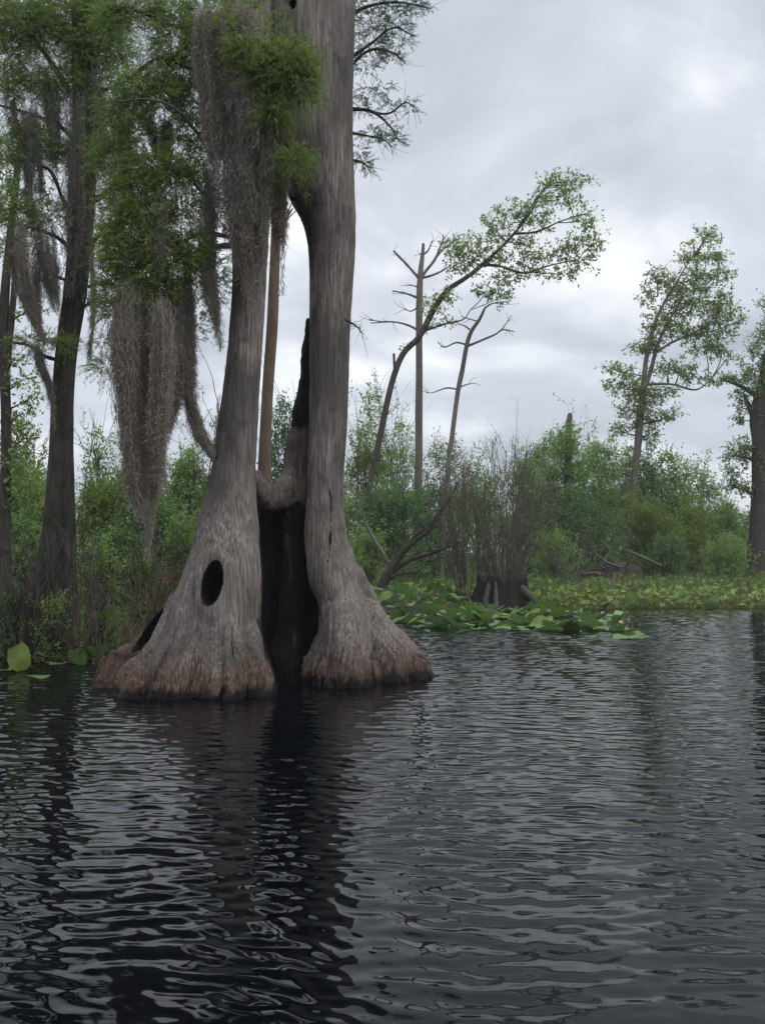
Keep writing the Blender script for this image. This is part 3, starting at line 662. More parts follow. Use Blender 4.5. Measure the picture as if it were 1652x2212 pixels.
# ------------------------------------------------------------------ the dark mossy cypress on the left
def tree_trunk(name, rows, Y, root, mt, rough=.1, sides=16, n=40, seed=0, flut=0, base=True):
    xb = (rows[0][0]-826)/F*Y; gz = float(ground_z(np.array([xb]), np.array([Y]))[0])-.1; dyb = 1195+(HC-gz)*F/Y
    if dyb > rows[0][1]+12: rows = [(rows[0][0]+(rows[0][0]-rows[1][0])*(dyb-rows[0][1])/(rows[0][1]-rows[1][1])*-1*-1*.5, dyb, rows[0][2]*1.25)]+list(rows)
    q = smoothpath(dpath(rows, Y), n); pts, R = q[:, :3], q[:, 3]
    mb = MB(); ang = np.arange(sides)*2*PI/sides
    T = nrm(np.gradient(pts, axis=0)); U = nrm(np.cross(T, [0, 1, .001])); W = np.cross(T, U)
    A = np.broadcast_to(ang, (len(q), sides)); zz = np.broadcast_to(pts[:, 2:3], A.shape)
    k = 1 + rough*fbm(np.stack([np.cos(A)*2+seed, np.sin(A)*2, zz*.8], -1), 3, seed+3) + flut*fbm(np.stack([np.cos(A)*5+seed, np.sin(A)*5, zz*.2], -1), 2, seed+9)
    v = pts[:, None]+(R[:, None]*k)[..., None]*(U[:, None]*np.cos(A)[..., None]+W[:, None]*np.sin(A)[..., None])
    i = np.arange(len(q)-1)[:, None]*sides+np.arange(sides)[None]; j = np.arange(len(q)-1)[:, None]*sides+(np.arange(sides)+1)[None] % sides
    mb.add(v.reshape(-1, 3), np.stack([i, i+sides, j+sides, j], -1).reshape(-1, 4))
    top = np.vstack([v[-1], pts[-1]+T[-1]*R[-1]*.5]); mb.add(top, [[(q_+1) % sides, q_, sides] for q_ in range(sides)])
    mb.build(name, mt, root, True); return q
def dark_cypress():
    Y = 11.0
    root = thing('cypress_tree', gpt(115, Y), 'dark cypress with a leaning moss-hung trunk left of the hollow cypress', 'tree')
    q = tree_trunk('trunk', [(114, 1430, 62), (117, 1340, 47), (124, 1230, 37), (130, 1120, 30), (131, 1000, 25), (133, 880, 23), (142, 760, 22), (158, 640, 23), (170, 520, 23), (178, 400, 25), (182, 280, 27), (180, 150, 26), (184, 0, 24), (188, -120, 22)], Y, root, M['mossbark'], .30, 40, 110, 4, .38)
    Bs = [[(190, 440, 8), (235, 415, 6), (262, 375, 4), (330, 365, 2)], [(190, 620, 4), (220, 612, 3), (255, 616, 1.5)], [(178, 665, 4), (205, 650, 3)], [(160, 612, 4), (125, 600, 3), (98, 608, 1.5)], [(178, 230, 9), (150, 195, 7), (100, 120, 5), (40, 50, 4), (-20, 20, 2)],
          [(178, 330, 7), (140, 280, 5), (80, 250, 3), (-10, 225, 2)], [(185, 200, 6), (240, 190, 4), (290, 165, 3), (345, 120, 2)], [(172, 490, 6), (140, 440, 5), (110, 370, 4), (60, 350, 2)], [(185, 60, 5), (250, 20, 4), (340, 30, 2)],
          [(165, 560, 6), (135, 520, 5), (80, 495, 4), (20, 480, 2)], [(190, 540, 5), (215, 510, 4), (250, 500, 2)], [(140, 780, 5), (100, 770, 4), (60, 745, 3), (10, 740, 2)], [(182, 360, 6), (150, 340, 5), (120, 320, 4), (20, 260, 2)], [(186, 100, 5), (140, 60, 4), (90, 60, 3), (30, 110, 2)]]
    for i, b in enumerate(Bs):
        mb = MB(); p = dpath(b, Y-.1); limb(mb, p, 6, 18, .3, i+5); s = smoothpath(p, 16)[:, :3]; rg = np.random.default_rng(i+90)
        tw = sprout(rg, s, 40, .28, .9, 5, wob=.35, bias=(0, 0, .1)); tubes(mb, tw, np.broadcast_to([.005, .004, .003, .002, .0015], (40, 5)), 4, cap=False)
        tw2 = sprout(rg, tw, 90, .14, .9, 4, wob=.3); tubes(mb, tw2, np.broadcast_to([.002, .0018, .0014, .001], (90, 4)), 3, cap=False)
        mb.build('branch', M['bark'], root, True)
    a, t = MB(), MB(); rg = np.random.default_rng(21)
    sprays(a, t, rg, [(40, 25, 60, 35), (130, 25, 60, 40), (180, 70, 60, 35), (215, 30, 45, 45), (100, 80, 50, 35), (30, 95, 35, 25), (230, 80, 40, 35), (20, 180, 35, 28), (70, 160, 30, 25), (190, 120, 45, 25), (70, 335, 48, 18), (120, 328, 30, 14), (175, 335, 50, 22), (230, 335, 35, 28), (205, 300, 25, 22),
        (45, 470, 45, 28), (100, 460, 40, 22), (150, 455, 25, 16), (20, 540, 25, 25), (60, 735, 35, 8), (100, 735, 40, 10), (140, 745, 22, 12), (20, 430, 25, 30), (230, 400, 22, 28), (150, 170, 25, 30), (215, 185, 25, 20), (235, 470, 22, 40), (215, 250, 25, 40), (250, 110, 40, 30), (10, 130, 30, 40), (60, 200, 50, 20), (75, 300, 45, 20), (10, 320, 20, 40), (120, 170, 40, 25), (260, 150, 25, 25), (110, 210, 25, 18), (50, 60, 60, 30), (160, 5, 60, 20), (10, 30, 30, 40)], Y-.3, cov=1.35, needle=.021, L=.2)
    c = a.build('foliage', M['needle'], root); t.build('twigs', M['twig'], c)
    g = 'spanish moss clumps hanging from the dark cypress'
    for rows, n, lab, mt in (([(60, 470, 34), (55, 540, 42), (62, 610, 34), (75, 680, 14), (95, 740, 3)], 420, 'thick moss clump hanging at the left edge below the dark green tuft', 'moss'),
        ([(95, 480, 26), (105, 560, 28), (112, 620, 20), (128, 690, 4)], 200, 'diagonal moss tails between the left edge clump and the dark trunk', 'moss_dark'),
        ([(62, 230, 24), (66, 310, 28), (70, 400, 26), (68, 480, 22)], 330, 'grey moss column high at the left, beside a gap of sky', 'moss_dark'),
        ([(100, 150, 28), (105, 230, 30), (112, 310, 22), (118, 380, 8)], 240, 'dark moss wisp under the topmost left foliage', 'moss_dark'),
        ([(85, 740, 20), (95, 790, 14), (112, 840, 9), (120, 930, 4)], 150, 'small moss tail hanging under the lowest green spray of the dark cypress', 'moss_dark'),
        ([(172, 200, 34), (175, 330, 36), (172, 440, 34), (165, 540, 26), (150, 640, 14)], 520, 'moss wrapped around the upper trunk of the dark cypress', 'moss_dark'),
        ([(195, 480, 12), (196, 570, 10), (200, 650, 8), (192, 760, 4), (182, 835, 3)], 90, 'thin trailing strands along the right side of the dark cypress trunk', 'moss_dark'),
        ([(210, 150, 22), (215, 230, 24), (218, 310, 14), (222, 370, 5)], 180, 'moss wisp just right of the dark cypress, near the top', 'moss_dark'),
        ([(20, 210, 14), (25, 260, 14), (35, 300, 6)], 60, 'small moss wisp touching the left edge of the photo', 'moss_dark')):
        moss(mr, rows, Y-.35, n, lab, mt, group=g)
dark_cypress()
def left_edge_trees():
    Y = 12.5
    root = thing('tree', gpt(10, Y), 'thin brown tree standing at the left edge beside the dark cypress', 'tree')
    tree_trunk('trunk', [(8, 1400, 16), (10, 1250, 14), (12, 1100, 12), (14, 900, 11), (8, 720, 11), (14, 600, 9), (30, 450, 8), (45, 300, 6)], Y, root, M['bark'], .2, 12, 50, 7)
    mb = MB(); limb(mb, dpath([(10, 860, 6), (25, 700, 7), (32, 600, 6), (28, 500, 3)], Y), 8); mb.build('branch', M['bark'], root, True)
    a, t = MB(), MB(); rg = np.random.default_rng(7)
    LC = [(20, 340, 28, 22), (15, 380, 22, 25), (30, 420, 25, 20), (15, 470, 22, 26), (50, 820, 30, 18), (65, 860, 22, 22), (45, 895, 28, 14), (30, 780, 22, 16), (60, 670, 35, 8), (20, 1000, 35, 30), (50, 1050, 40, 40), (25, 150, 24, 14), (90, 280, 22, 18), (105, 420, 16, 18)]
    broad(a, t, rg, LC, Y, .07, .8); feeders(t, rg, [[(8, 1400, 16), (12, 1100, 12), (14, 900, 11), (8, 720, 11), (14, 600, 9), (30, 450, 8), (45, 300, 6)]], LC, Y, .012)
    c = a.build('crown', M['maple'], root); t.build('twigs', M['twig'], c)
def broad(mb, tmb, rng, clumps, Y, leaf, cov, thick=.5, twL=None, wr=.55, wind=(0, 0, 0)):
    """leafy clumps (dx,dy,rx,ry[,dY]) of a broad-leaved crown"""
    for c in clumps:
        cx, cy, rx, ry = c[:4]; y = Y+(c[4] if len(c) > 4 else 0); lp = leaf/ (y/F)
        nl = int(2.4*cov*PI*rx*ry/(lp*lp*wr*.45))+8; per = 9; n = max(3, nl//per)
        a = rng.random(n)*2*PI; r = np.sqrt(rng.random(n))*.92
        # break the outline into lobes and gaps
        lob = 1+.28*np.sin(a*3+rng.random()*6)+.16*np.sin(a*7+rng.random()*6)
        p0 = P(cx, cy, y); s = np.stack([p0[0]+px(rx, y)*r*lob*np.cos(a), p0[1]+rng.normal(size=n)*px((rx+ry)*.5, y)*thick, p0[2]+px(ry, y)*r*lob*np.sin(a)], -1)
        d = nrm(np.stack([np.cos(a), rng.normal(size=n)*.6, .3+.5*np.sin(a)], -1)+rng.normal(size=(n, 3))*.6+np.array(wind))
        L = (twL or leaf*3.2)*(.6+.8*rng.random(n)); u = np.linspace(0, 1, 4)[None, :, None]
        tw = s[:, None]+L[:, None, None]*(d[:, None]*(u-.35)+rng.normal(size=(n, 1, 3))*.15*u*u)
        tubes(tmb, tw, np.broadcast_to(np.array([1.6, 1.3, 1, .6])*y*.00013, (n, 4)), 3, cap=False)
        leaves_on(mb, rng, tw, per, leaf, leaf*wr, leaf*.35, .25, 0.)
print('left', time.time()-T0)

# ------------------------------------------------------------------ trees on the right
def feeders(mb, rng, limbs, clumps, Y, r):
    """a thin limb from the nearest lower limb point to every leafy clump"""
    pts = np.concatenate([smoothpath(dpath(l, Y), 30) for l in limbs])
    for c in clumps:
        y = Y+(c[4] if len(c) > 4 else 0); g = P(c[0], c[1], y)
        d = np.linalg.norm(pts[:, :3]-g, axis=1) + np.maximum(pts[:, 2]-g[2]+.1, 0)*3
        s = pts[d.argmin()]
        e = np.array([px(c[2]*.6, y)*rng.normal()*.6, 0, px(c[3]*.5, y)*abs(rng.normal())])
        mid = (s[:3]+g)/2+np.array([rng.normal()*.06, 0, -.04])*np.linalg.norm(s[:3]-g)
        limb(mb, [[*s[:3], min(r*1.6, s[3]*.8)], [*mid, r], [*(g), r*.6], [*(g+e), r*.3]], 5, 14, .2, int(rng.integers(99)))
left_edge_trees()
def leafy_tree(name, label, rows, extra, clumps, Y, leaf, cov, mt, bark, seed, r=.02, wind=(.3, 0, 0), group=None):
    b = rows[0]; root = thing(name, (*P(b[0], b[1], Y)[:2], P(b[0], b[1], Y)[2]), label, 'tree', group); rg = np.random.default_rng(seed)
    tree_trunk('trunk', rows, Y, root, bark, .15, 12, 60, seed)
    for e in extra:
        mb = MB(); limb(mb, dpath(e, Y), 7, 20, .25, seed); mb.build('branch', bark, root, True)
    mb = MB(); feeders(mb, rg, [rows]+extra, clumps, Y, r)
    a = MB(); broad(a, mb, rg, clumps, Y, leaf, cov, wind=wind)
    c = a.build('crown', mt, root); mb.build('twigs', M['twig'], c, True); return root
lean = [(762, 1225, 5), (790, 1090, 6.5), (812, 985, 8), (832, 890, 8.5), (850, 815, 8.5), (872, 762, 8.5), (905, 728, 8), (935, 672, 7.5), (965, 628, 7), (1010, 597, 6), (1055, 560, 5), (1105, 510, 4), (1145, 460, 2.8), (1175, 405, 1.5)]
leafy_tree('maple_tree', 'slim maple leaning far to the right with its leafy crown blown sideways', [(a_, b_, c_*.78) for a_, b_, c_ in lean],
    [[(853, 812, 4), (851, 780, 3), (850, 764, 2.6)], [(1040, 572, 3.5), (1080, 575, 3), (1130, 590, 2.4), (1180, 575, 1.6), (1250, 560, 1)], [(1110, 505, 3), (1160, 500, 2.2), (1210, 478, 1.6), (1270, 460, 1)], [(915, 715, 3), (960, 700, 2.2), (1000, 690, 1.5), (1015, 670, 1)], [(1120, 490, 2.4), (1165, 420, 1.8), (1195, 395, 1)]],
    [(1195, 388, 32, 18), (1240, 395, 36, 15), (1270, 385, 12, 5), (1180, 418, 35, 22), (1225, 430, 36, 18), (1262, 475, 28, 24), (1280, 525, 22, 25), (1240, 520, 32, 22), (1200, 545, 40, 20), (1250, 565, 34, 20), (1160, 470, 40, 28), (1110, 462, 40, 26), (1070, 500, 32, 22), (1050, 475, 18, 14),
     (1025, 530, 45, 24), (980, 535, 38, 20), (1000, 570, 45, 22), (1060, 555, 40, 22), (1130, 560, 48, 22), (1160, 590, 40, 14), (1090, 600, 40, 16), (1050, 628, 34, 16), (1085, 640, 22, 18), (1120, 525, 40, 20), (950, 640, 28, 20), (930, 665, 18, 28), (965, 690, 16, 8), (925, 700, 12, 16), (1220, 590, 36, 12), (880, 755, 5, 12)], 29, .125, .78, M['maple'], M['bark'], 31, .016, (.5, 0, .05))
def bare_tree(name, label, rows, branches, Y, mt, seed, extra_tw=0):
    root = thing(name, P(rows[0][0], rows[0][1], Y), label, 'tree'); tree_trunk('trunk', rows, Y, root, mt, .12, 12, 50, seed)
    for i, b in enumerate(branches):
        mb = MB(); p = dpath(b, Y); limb(mb, p, 6, 16, .3, seed+i)
        if extra_tw:
            rg = np.random.default_rng(seed+i); tw = sprout(rg, smoothpath(p, 12)[:, :3], extra_tw, .45, .7, 4, t0=.4, wob=.3); tubes(mb, tw, np.broadcast_to([.012, .01, .008, .005], (extra_tw, 4)), 4, cap=False)
        mb.build('branch', mt, root, True)
bare_tree('dead_tree', 'straight bare dead trunk with broken side branches behind the leaning maple', [(903, 1100, 8.5), (904, 1000, 8.5), (905, 850, 8), (905, 740, 7.5), (906, 640, 7), (908, 590, 6), (913, 545, 3.8), (914, 526, 3)],
    [[(908, 605, 4), (893, 588, 3), (872, 565, 2.6), (850, 542, 2.2)], [(910, 600, 4), (920, 585, 3.4), (938, 562, 3), (952, 530, 2.4), (957, 515, 1.6), (956, 507, 1)], [(940, 558, 2.4), (962, 534, 2), (994, 513, 1.2)], [(912, 600, 3), (935, 594, 2.4), (960, 582, 1.6), (975, 570, 1)], [(914, 550, 2.4), (925, 540, 1.8), (933, 520, 1)],
     [(905, 645, 3), (880, 635, 2), (847, 628, 1.4)], [(905, 662, 2), (888, 672, 1.4), (875, 668, 1)], [(905, 715, 3), (880, 702, 2.2), (845, 695, 1.8), (800, 698, 1.2)], [(850, 695, 1.6), (820, 694, 1.2), (797, 690, .8)], [(906, 622, 2), (896, 618, 1.4), (886, 616, 1)], [(912, 553, 1.6), (907, 548, 1)]], 31, M['bark_light'], 41, 3)
bare_tree('dying_tree', 'thin crooked tree nearly bare, right of the straight dead trunk', [(968, 1000, 5.5), (975, 950, 5.5), (988, 850, 5.2), (998, 800, 5), (1008, 745, 4.6), (1018, 715, 4.2), (1035, 690, 3.4), (1047, 665, 2.4)],
    [[(1008, 748, 3), (1040, 735, 2.4), (1070, 722, 2), (1085, 712, 1.6), (1110, 716, 1)], [(1080, 716, 1.5), (1092, 700, 1.2), (1105, 680, .7)], [(1008, 745, 2.4), (985, 740, 1.8), (960, 750, 1.4), (945, 738, .9)], [(990, 842, 2.2), (965, 838, 1.6), (935, 848, 1), (920, 848, .7)], [(988, 838, 1.8), (1010, 830, 1.2), (1025, 828, .7)], [(1014, 712, 2), (1003, 704, 1.5), (990, 700, 1)], [(1030, 694, 1.6), (1010, 688, 1.2), (996, 684, .8)], [(1047, 665, 2), (1065, 655, 1.4), (1095, 652, .8)]], 30, M['bark_light'], 47, 2)
bare_tree('dead_snag', 'broken reddish stump top poking out of the bushes', [(1225, 1010, 8), (1228, 930, 7), (1230, 900, 6), (1233, 893, 3)], [[(1226, 990, 4), (1215, 960, 3), (1208, 930, 2)]], 37.4, M['bark_red'], 53)
bare_tree('slender_tree', 'slender straight reddish trunk seen between the two trunks of the hollow cypress', [(570, 1100, 17), (572, 1000, 14), (578, 850, 12.5), (588, 700, 12), (592, 600, 11.5), (598, 450, 11), (602, 350, 10), (606, 200, 9)], [[(600, 520, 4), (615, 480, 3), (632, 450, 2)], [(598, 470, 3), (585, 440, 2), (575, 400, 1.5)]], 14, M['bark_red'], 59, 4)
bt = [(1352, 1180, 9), (1362, 1090, 8), (1375, 980, 8), (1382, 900, 7.5), (1386, 860, 7), (1390, 820, 6), (1396, 770, 5), (1410, 710, 4), (1425, 670, 3), (1460, 610, 2), (1490, 560, 1.2)]
leafy_tree('tall_tree', 'tallest leafy tree on the right with a pale slim trunk and ragged crown', bt,
    [[(1388, 850, 5), (1405, 800, 4.5), (1418, 750, 4), (1440, 700, 3), (1475, 640, 2)], [(1418, 760, 3), (1450, 740, 2.4), (1485, 725, 1.6)], [(1400, 830, 3.5), (1450, 830, 2.4), (1500, 842, 2), (1530, 825, 1)], [(1360, 1100, 5), (1368, 1020, 4.5), (1375, 920, 3)], [(1420, 640, 2), (1418, 610, 1.5), (1408, 595, 1)]],
    [(1519, 519, 34, 17), (1545, 555, 26, 16), (1556, 590, 22, 18), (1500, 552, 28, 18), (1475, 558, 16, 10), (1530, 500, 12, 8), (1415, 586, 22, 14), (1425, 605, 20, 12), (1395, 640, 18, 22), (1450, 620, 24, 26), (1502, 600, 44, 30), (1527, 649, 50, 32), (1470, 660, 48, 34), (1560, 680, 38, 28), (1426, 700, 38, 28), (1484, 715, 52, 28), (1540, 715, 40, 26),
     (1590, 695, 14, 10), (1527, 755, 36, 18), (1380, 752, 26, 14), (1410, 745, 25, 22), (1570, 773, 24, 8), (1560, 750, 20, 14), (1339, 800, 32, 20), (1322, 835, 22, 14), (1365, 835, 36, 24), (1390, 855, 36, 24), (1440, 800, 32, 16), (1465, 795, 32, 14), (1500, 812, 34, 14), (1541, 822, 28, 8), (1426, 850, 38, 18), (1390, 890, 42, 18), (1455, 892, 18, 8), (1430, 905, 24, 10), (1374, 912, 34, 12), (1355, 880, 24, 18), (1340, 930, 30, 12), (1400, 940, 28, 20)],
    39, .15, 1.0, M['maple'], M['bark_light'], 61, .025, (.35, 0, .1))
et = [(1642, 1235, 30), (1638, 1150, 20), (1640, 1050, 17), (1640, 960, 17), (1636, 900, 17), (1650, 830, 14), (1664, 740, 9), (1680, 650, 5)]
leafy_tree('tree', 'dark forked tree cut by the right edge of the photo', et,
    [[(1634, 915, 9), (1618, 880, 6), (1608, 860, 4)], [(1640, 1000, 5), (1615, 990, 3), (1590, 985, 2)], [(1640, 860, 6), (1600, 835, 4), (1565, 822, 2)], [(1640, 1080, 5), (1610, 1060, 3), (1575, 1045, 2)]],
    [(1650, 655, 14, 12), (1645, 735, 18, 28), (1635, 760, 20, 16), (1630, 800, 34, 18), (1590, 820, 30, 12), (1565, 815, 18, 10), (1640, 840, 32, 24), (1605, 850, 24, 14), (1600, 880, 18, 12), (1598, 905, 14, 14), (1600, 965, 28, 18), (1575, 985, 22, 12), (1625, 990, 26, 24), (1585, 1020, 22, 14), (1610, 1050, 26, 18), (1575, 1050, 16, 10), (1650, 900, 22, 26), (1680, 800, 30, 60), (1690, 900, 40, 60), (1680, 700, 30, 40)],
    36, .125, 1.15, M['maple'], M['bark'], 67, .025, (-.1, 0, .1))
print('right trees', time.time()-T0)

# ------------------------------------------------------------------ shrubs
def shrub(name, label, cx, top, base, hw, Y, leaf=.06, cov=1.6, mt='shrub', seed=0, stems=9, ragged=.5, cat='bush', lo=.0, group=None):
    rg = np.random.default_rng(seed+1000); root = thing(name, gpt(cx, Y), label, cat, group)
    g = root.location; zb = g[2]; base = 1195+(HC-zb)*F/Y; h = base-top; hm = px(h, Y); wm = px(hw, Y)
    mb = MB(); x0 = P(cx, base, Y)[0]
    st = []
    for k in range(stems):
        a = rg.random()*2*PI; s = rg.random()**.6
        e = np.array([x0+wm*.85*s*math.cos(a), Y+wm*.6*s*math.sin(a), zb+hm*(.95-.35*s*s)*(.8+.3*rg.random())])
        b0 = np.array([x0+wm*.25*rg.normal()*.6, Y+wm*.2*rg.normal(), min(g[2], zb)-.05])
        mid = b0*.5+e*.5+np.array([rg.normal()*.06, 0, .05])*hm
        q = smoothpath([[*b0, .02], [*mid, .014], [*e, .005]], 12); st.append(q); tubes(mb, q[:, :3], q[:, 3], 5, cap=False)
    st = np.array(st)[:, :, :3]
    t1 = sprout(rg, st, stems*9, hm*.22, .7, 5, (0, 0, .35), .25, wob=.2); tubes(mb, t1, np.broadcast_to([.007, .006, .005, .004, .003], (len(t1), 5)), 4, cap=False)
    # leaf clumps : around the twig ends plus filling lobes with gaps between
    lp = leaf*F/Y; tot = int(2.3*cov*2*hw*h*.72/(lp*lp*.25)); per = 10; nt_ = max(20, tot//per)
    nl = int(18+hw*h/260); cen = []
    for k in range(nl):
        a = rg.random()*2*PI; r = rg.random()**.5; u = rg.random()**.8
        prof = math.sqrt(max(.05, 1-(u*.95)**2.4))*(1+.15*rg.normal())
        cen.append([x0+wm*prof*r*math.cos(a), Y+wm*.7*prof*r*math.sin(a), zb+hm*(lo+(1-lo)*u)*(.82+.16*rg.random()), wm*(.16+.16*rg.random())*(1.15-ragged*.5*u)])
    cen = np.array(cen); i = rg.integers(0, nl, nt_); dv = nrm(rg.normal(size=(nt_, 3)))*(rg.random((nt_, 1))**.45)
    s = cen[i, :3]+dv*cen[i, 3:4]*np.array([1, 1, .8])
    # some twigs escape the outline
    d = nrm(dv+np.array([0, 0, .7])+rg.normal(size=(nt_, 3))*.35); L = leaf*3.6*(.6+.9*rg.random(nt_)**2)
    u = np.linspace(0, 1, 4)[None, :, None]; tw = s[:, None]+L[:, None, None]*d[:, None]*u
    ends = sprout(rg, t1, max(12, nt_//9), leaf*6, .35, 4, (0.1, 0, .9), .6, wob=.1); tubes(mb, ends, np.broadcast_to([.004, .0035, .003, .002], (len(ends), 4)), 3, cap=False)
    a = MB(); leaves_on(a, rg, np.concatenate([tw, ends]), per, leaf, leaf*.5, leaf*.4, .15, .1)
    c = a.build('foliage', M[mt], root); mb.build('stems', M['twig'], root, True); return root
SH = [  # label, cx, top, base, hw, Y, leaf, cov, mat
 ('tall thin bush just right of the hollow cypress, rising to a feathery tip', 805, 805, 1060, 42, 26, .075, .55, 'shrub'),
 ('bright green bush between the hollow cypress and the leaning maple', 790, 930, 1180, 70, 24, .065, 1.3, 'shrub_y'),
 ('airy bush around the foot of the straight dead trunk', 860, 900, 1130, 60, 28, .07, .7, 'shrub'),
 ('dense low bush under the leaning maple', 850, 1040, 1240, 85, 22, .06, 1.4, 'shrub_d'),
 ('sparse yellow-green bush at the foot of the crooked tree', 960, 935, 1140, 60, 25, .06, .6, 'shrub_y'),
 ('mid green bush behind the bare brush', 1040, 970, 1180, 70, 27, .065, .8, 'shrub'),
 ('dull green bush behind the crooked limb', 930, 1050, 1230, 80, 24, .06, 1.0, 'shrub_d'),
 ('bush with rusty tips right of the bare brush', 1130, 975, 1190, 60, 27, .065, .8, 'shrub'),
 ('tall wind-blown bush around the broken reddish stump top', 1225, 900, 1190, 72, 29, .08, 1.5, 'shrub'),
 ('bushy green mound right of the broken reddish stump top', 1300, 940, 1200, 75, 30, .08, 1.5, 'shrub'),
 ('dark bush hiding the foot of the tall tree', 1385, 960, 1205, 75, 32, .08, 1.5, 'shrub_d'),
 ('green bush just right of the tall tree', 1455, 985, 1205, 65, 31, .08, 1.5, 'shrub'),
 ('tufted bush in the right part of the thicket', 1515, 1015, 1210, 55, 32, .08, 1.3, 'shrub'),
 ('low rounded olive bush in front of the tall tree', 1400, 1075, 1215, 80, 27, .06, 1.5, 'shrub_y'),
 ('low dark bush below the wind-blown bush', 1250, 1060, 1215, 85, 26, .06, 1.4, 'shrub_d'),
 ('olive bush right of centre in the thicket, low', 1490, 1085, 1215, 65, 28, .06, 1.5, 'shrub_y'),
 ('round bush left of the dark forked tree', 1565, 1085, 1218, 60, 30, .065, 1.5, 'shrub'),
 ('small bush under the dark forked tree at the right edge', 1640, 1095, 1218, 55, 34, .07, 1.5, 'shrub_y'),
 ('dark green bush seen between the two trunks of the hollow cypress', 612, 830, 1110, 45, 20, .055, 1.3, 'shrub_d'),
 ('bright bush at the left edge behind the thin brown tree', 30, 900, 1180, 80, 17, .055, 1.1, 'shrub_y'),
 ('rounded bush top left of the dark cypress trunk', 60, 1010, 1230, 75, 16, .05, 1.5, 'shrub'),
 ('small tree-like bush peeping out right of the dark cypress', 205, 925, 1160, 38, 19, .06, .8, 'shrub'),
 ('yellow-green bush behind the hanging moss curtain', 285, 975, 1200, 75, 20, .055, 1.5, 'shrub_y'),
 ('green bush between the moss curtain and the hollow cypress', 410, 955, 1180, 65, 19, .055, 1.5, 'shrub'),
 ('low bright bush right of the dark cypress trunk', 215, 1030, 1230, 65, 18, .05, 1.6, 'shrub_y'),
 ('low dark bush under the moss curtain', 330, 1080, 1240, 85, 17, .05, 1.6, 'shrub_d'),
 ('sprig of leaves growing beside the left trunk of the hollow cypress', 468, 862, 1000, 16, 15, .05, .4, 'shrub'),
 ('low leafy bush at the water side of the thicket, left of the uprooted mound', 1190, 1150, 1240, 60, 24, .05, 1.2, 'shrub'),
 ('low leafy bush right of the uprooted mound', 1440, 1160, 1230, 55, 25, .05, 1.2, 'shrub_d'),
 ('low spreading bush near the foot of the dark forked tree', 1560, 1160, 1230, 65, 26, .05, 1.2, 'shrub'),
 ('low ferny bush in front of the leaning maple', 800, 1150, 1240, 50, 19, .05, 1.0, 'shrub'),
 ('tall dense bush in the middle of the thicket behind the bare shrub', 1160, 950, 1190, 60, 31, .07, 1.3, 'shrub_d'),
 ('dark bush filling the gap behind the left root of the hollow cypress', 250, 1150, 1300, 90, 15, .045, 1.5, 'shrub_d'),
 ('small bush behind the left root, close to the trunk', 390, 1120, 1290, 45, 15.5, .045, 1.4, 'shrub'),
 ('dark low bush hidden behind the left trunk of the hollow cypress', 500, 1090, 1290, 80, 17.5, .05, 1.2, 'shrub_d'),
 ('dark low bush seen through the hollow cypress', 610, 1080, 1290, 80, 18.5, .05, 1.2, 'shrub'),
 ('low bush tucked behind the right trunk of the hollow cypress', 715, 1060, 1290, 65, 21, .05, 1.2, 'shrub'),
 ('leafy green bush behind the grey brush at the left edge', 70, 1130, 1330, 60, 12.6, .04, .8, 'shrub'),
 ('leafy green bush behind the arching dead stems', 215, 1170, 1330, 60, 13.2, .04, .9, 'shrub'),
 ('yellow-green ferny clump between the moss curtain tip and the left root', 320, 1200, 1320, 50, 13.5, .04, .8, 'shrub_y'),
 ('low leafy clump in front of the foot of the dark cypress', 120, 1290, 1420, 55, 10.5, .03, .6, 'shrub'),
 ('low leafy clump at the left edge beside the foot of the dark cypress', 25, 1270, 1420, 45, 10.6, .03, .7, 'shrub_d'),
 ('low brownish-green clump between the dark cypress foot and the left root of the hollow cypress', 215, 1290, 1400, 45, 11.6, .03, .7, 'shrub_y'),
 ('brushy undergrowth at the left edge below the bright bush', 30, 1110, 1330, 80, 14.5, .045, 1.0, 'shrub_d'),
]
for i, (lab, cx, top, base, hw, Y, lf, cv, mt) in enumerate(SH):
    if cx > 700: Y, lf = Y*1.28, lf*1.2
    lf *= 1.35
    shrub('bush', lab, cx, top, base, hw, Y, lf, cv, mt, i, stems=8+int(hw/8))
# farther thicket closing the view
for i, (cx, top, hw, Y) in enumerate([(-120, 1000, 120, 30), (60, 1030, 110, 34), (230, 1060, 100, 36), (400, 1050, 100, 35), (560, 1060, 80, 36), (700, 1040, 90, 36), (860, 1060, 100, 40), (1020, 1070, 100, 42), (1180, 1060, 100, 42), (1340, 1060, 110, 44), (1500, 1095, 110, 46), (1640, 1125, 90, 50), (1780, 1080, 120, 44)]):
    nm_ = ['far left outside edge', 'dark cypress', 'gap right of the dark cypress', 'moss curtain', 'hollow cypress', 'hollow trunk gap', 'leaning maple', 'bare brush', 'bush with rusty tips', 'tall tree', 'tufted bush', 'forked tree', 'right edge'][i]
    shrub('bush', 'distant low bush of the back row, behind the '+nm_, cx, top, 1200, hw, Y, .10, 1.5, 'shrub' if i % 2 else 'shrub_d', 60+i, stems=8)
print('shrubs', time.time()-T0)

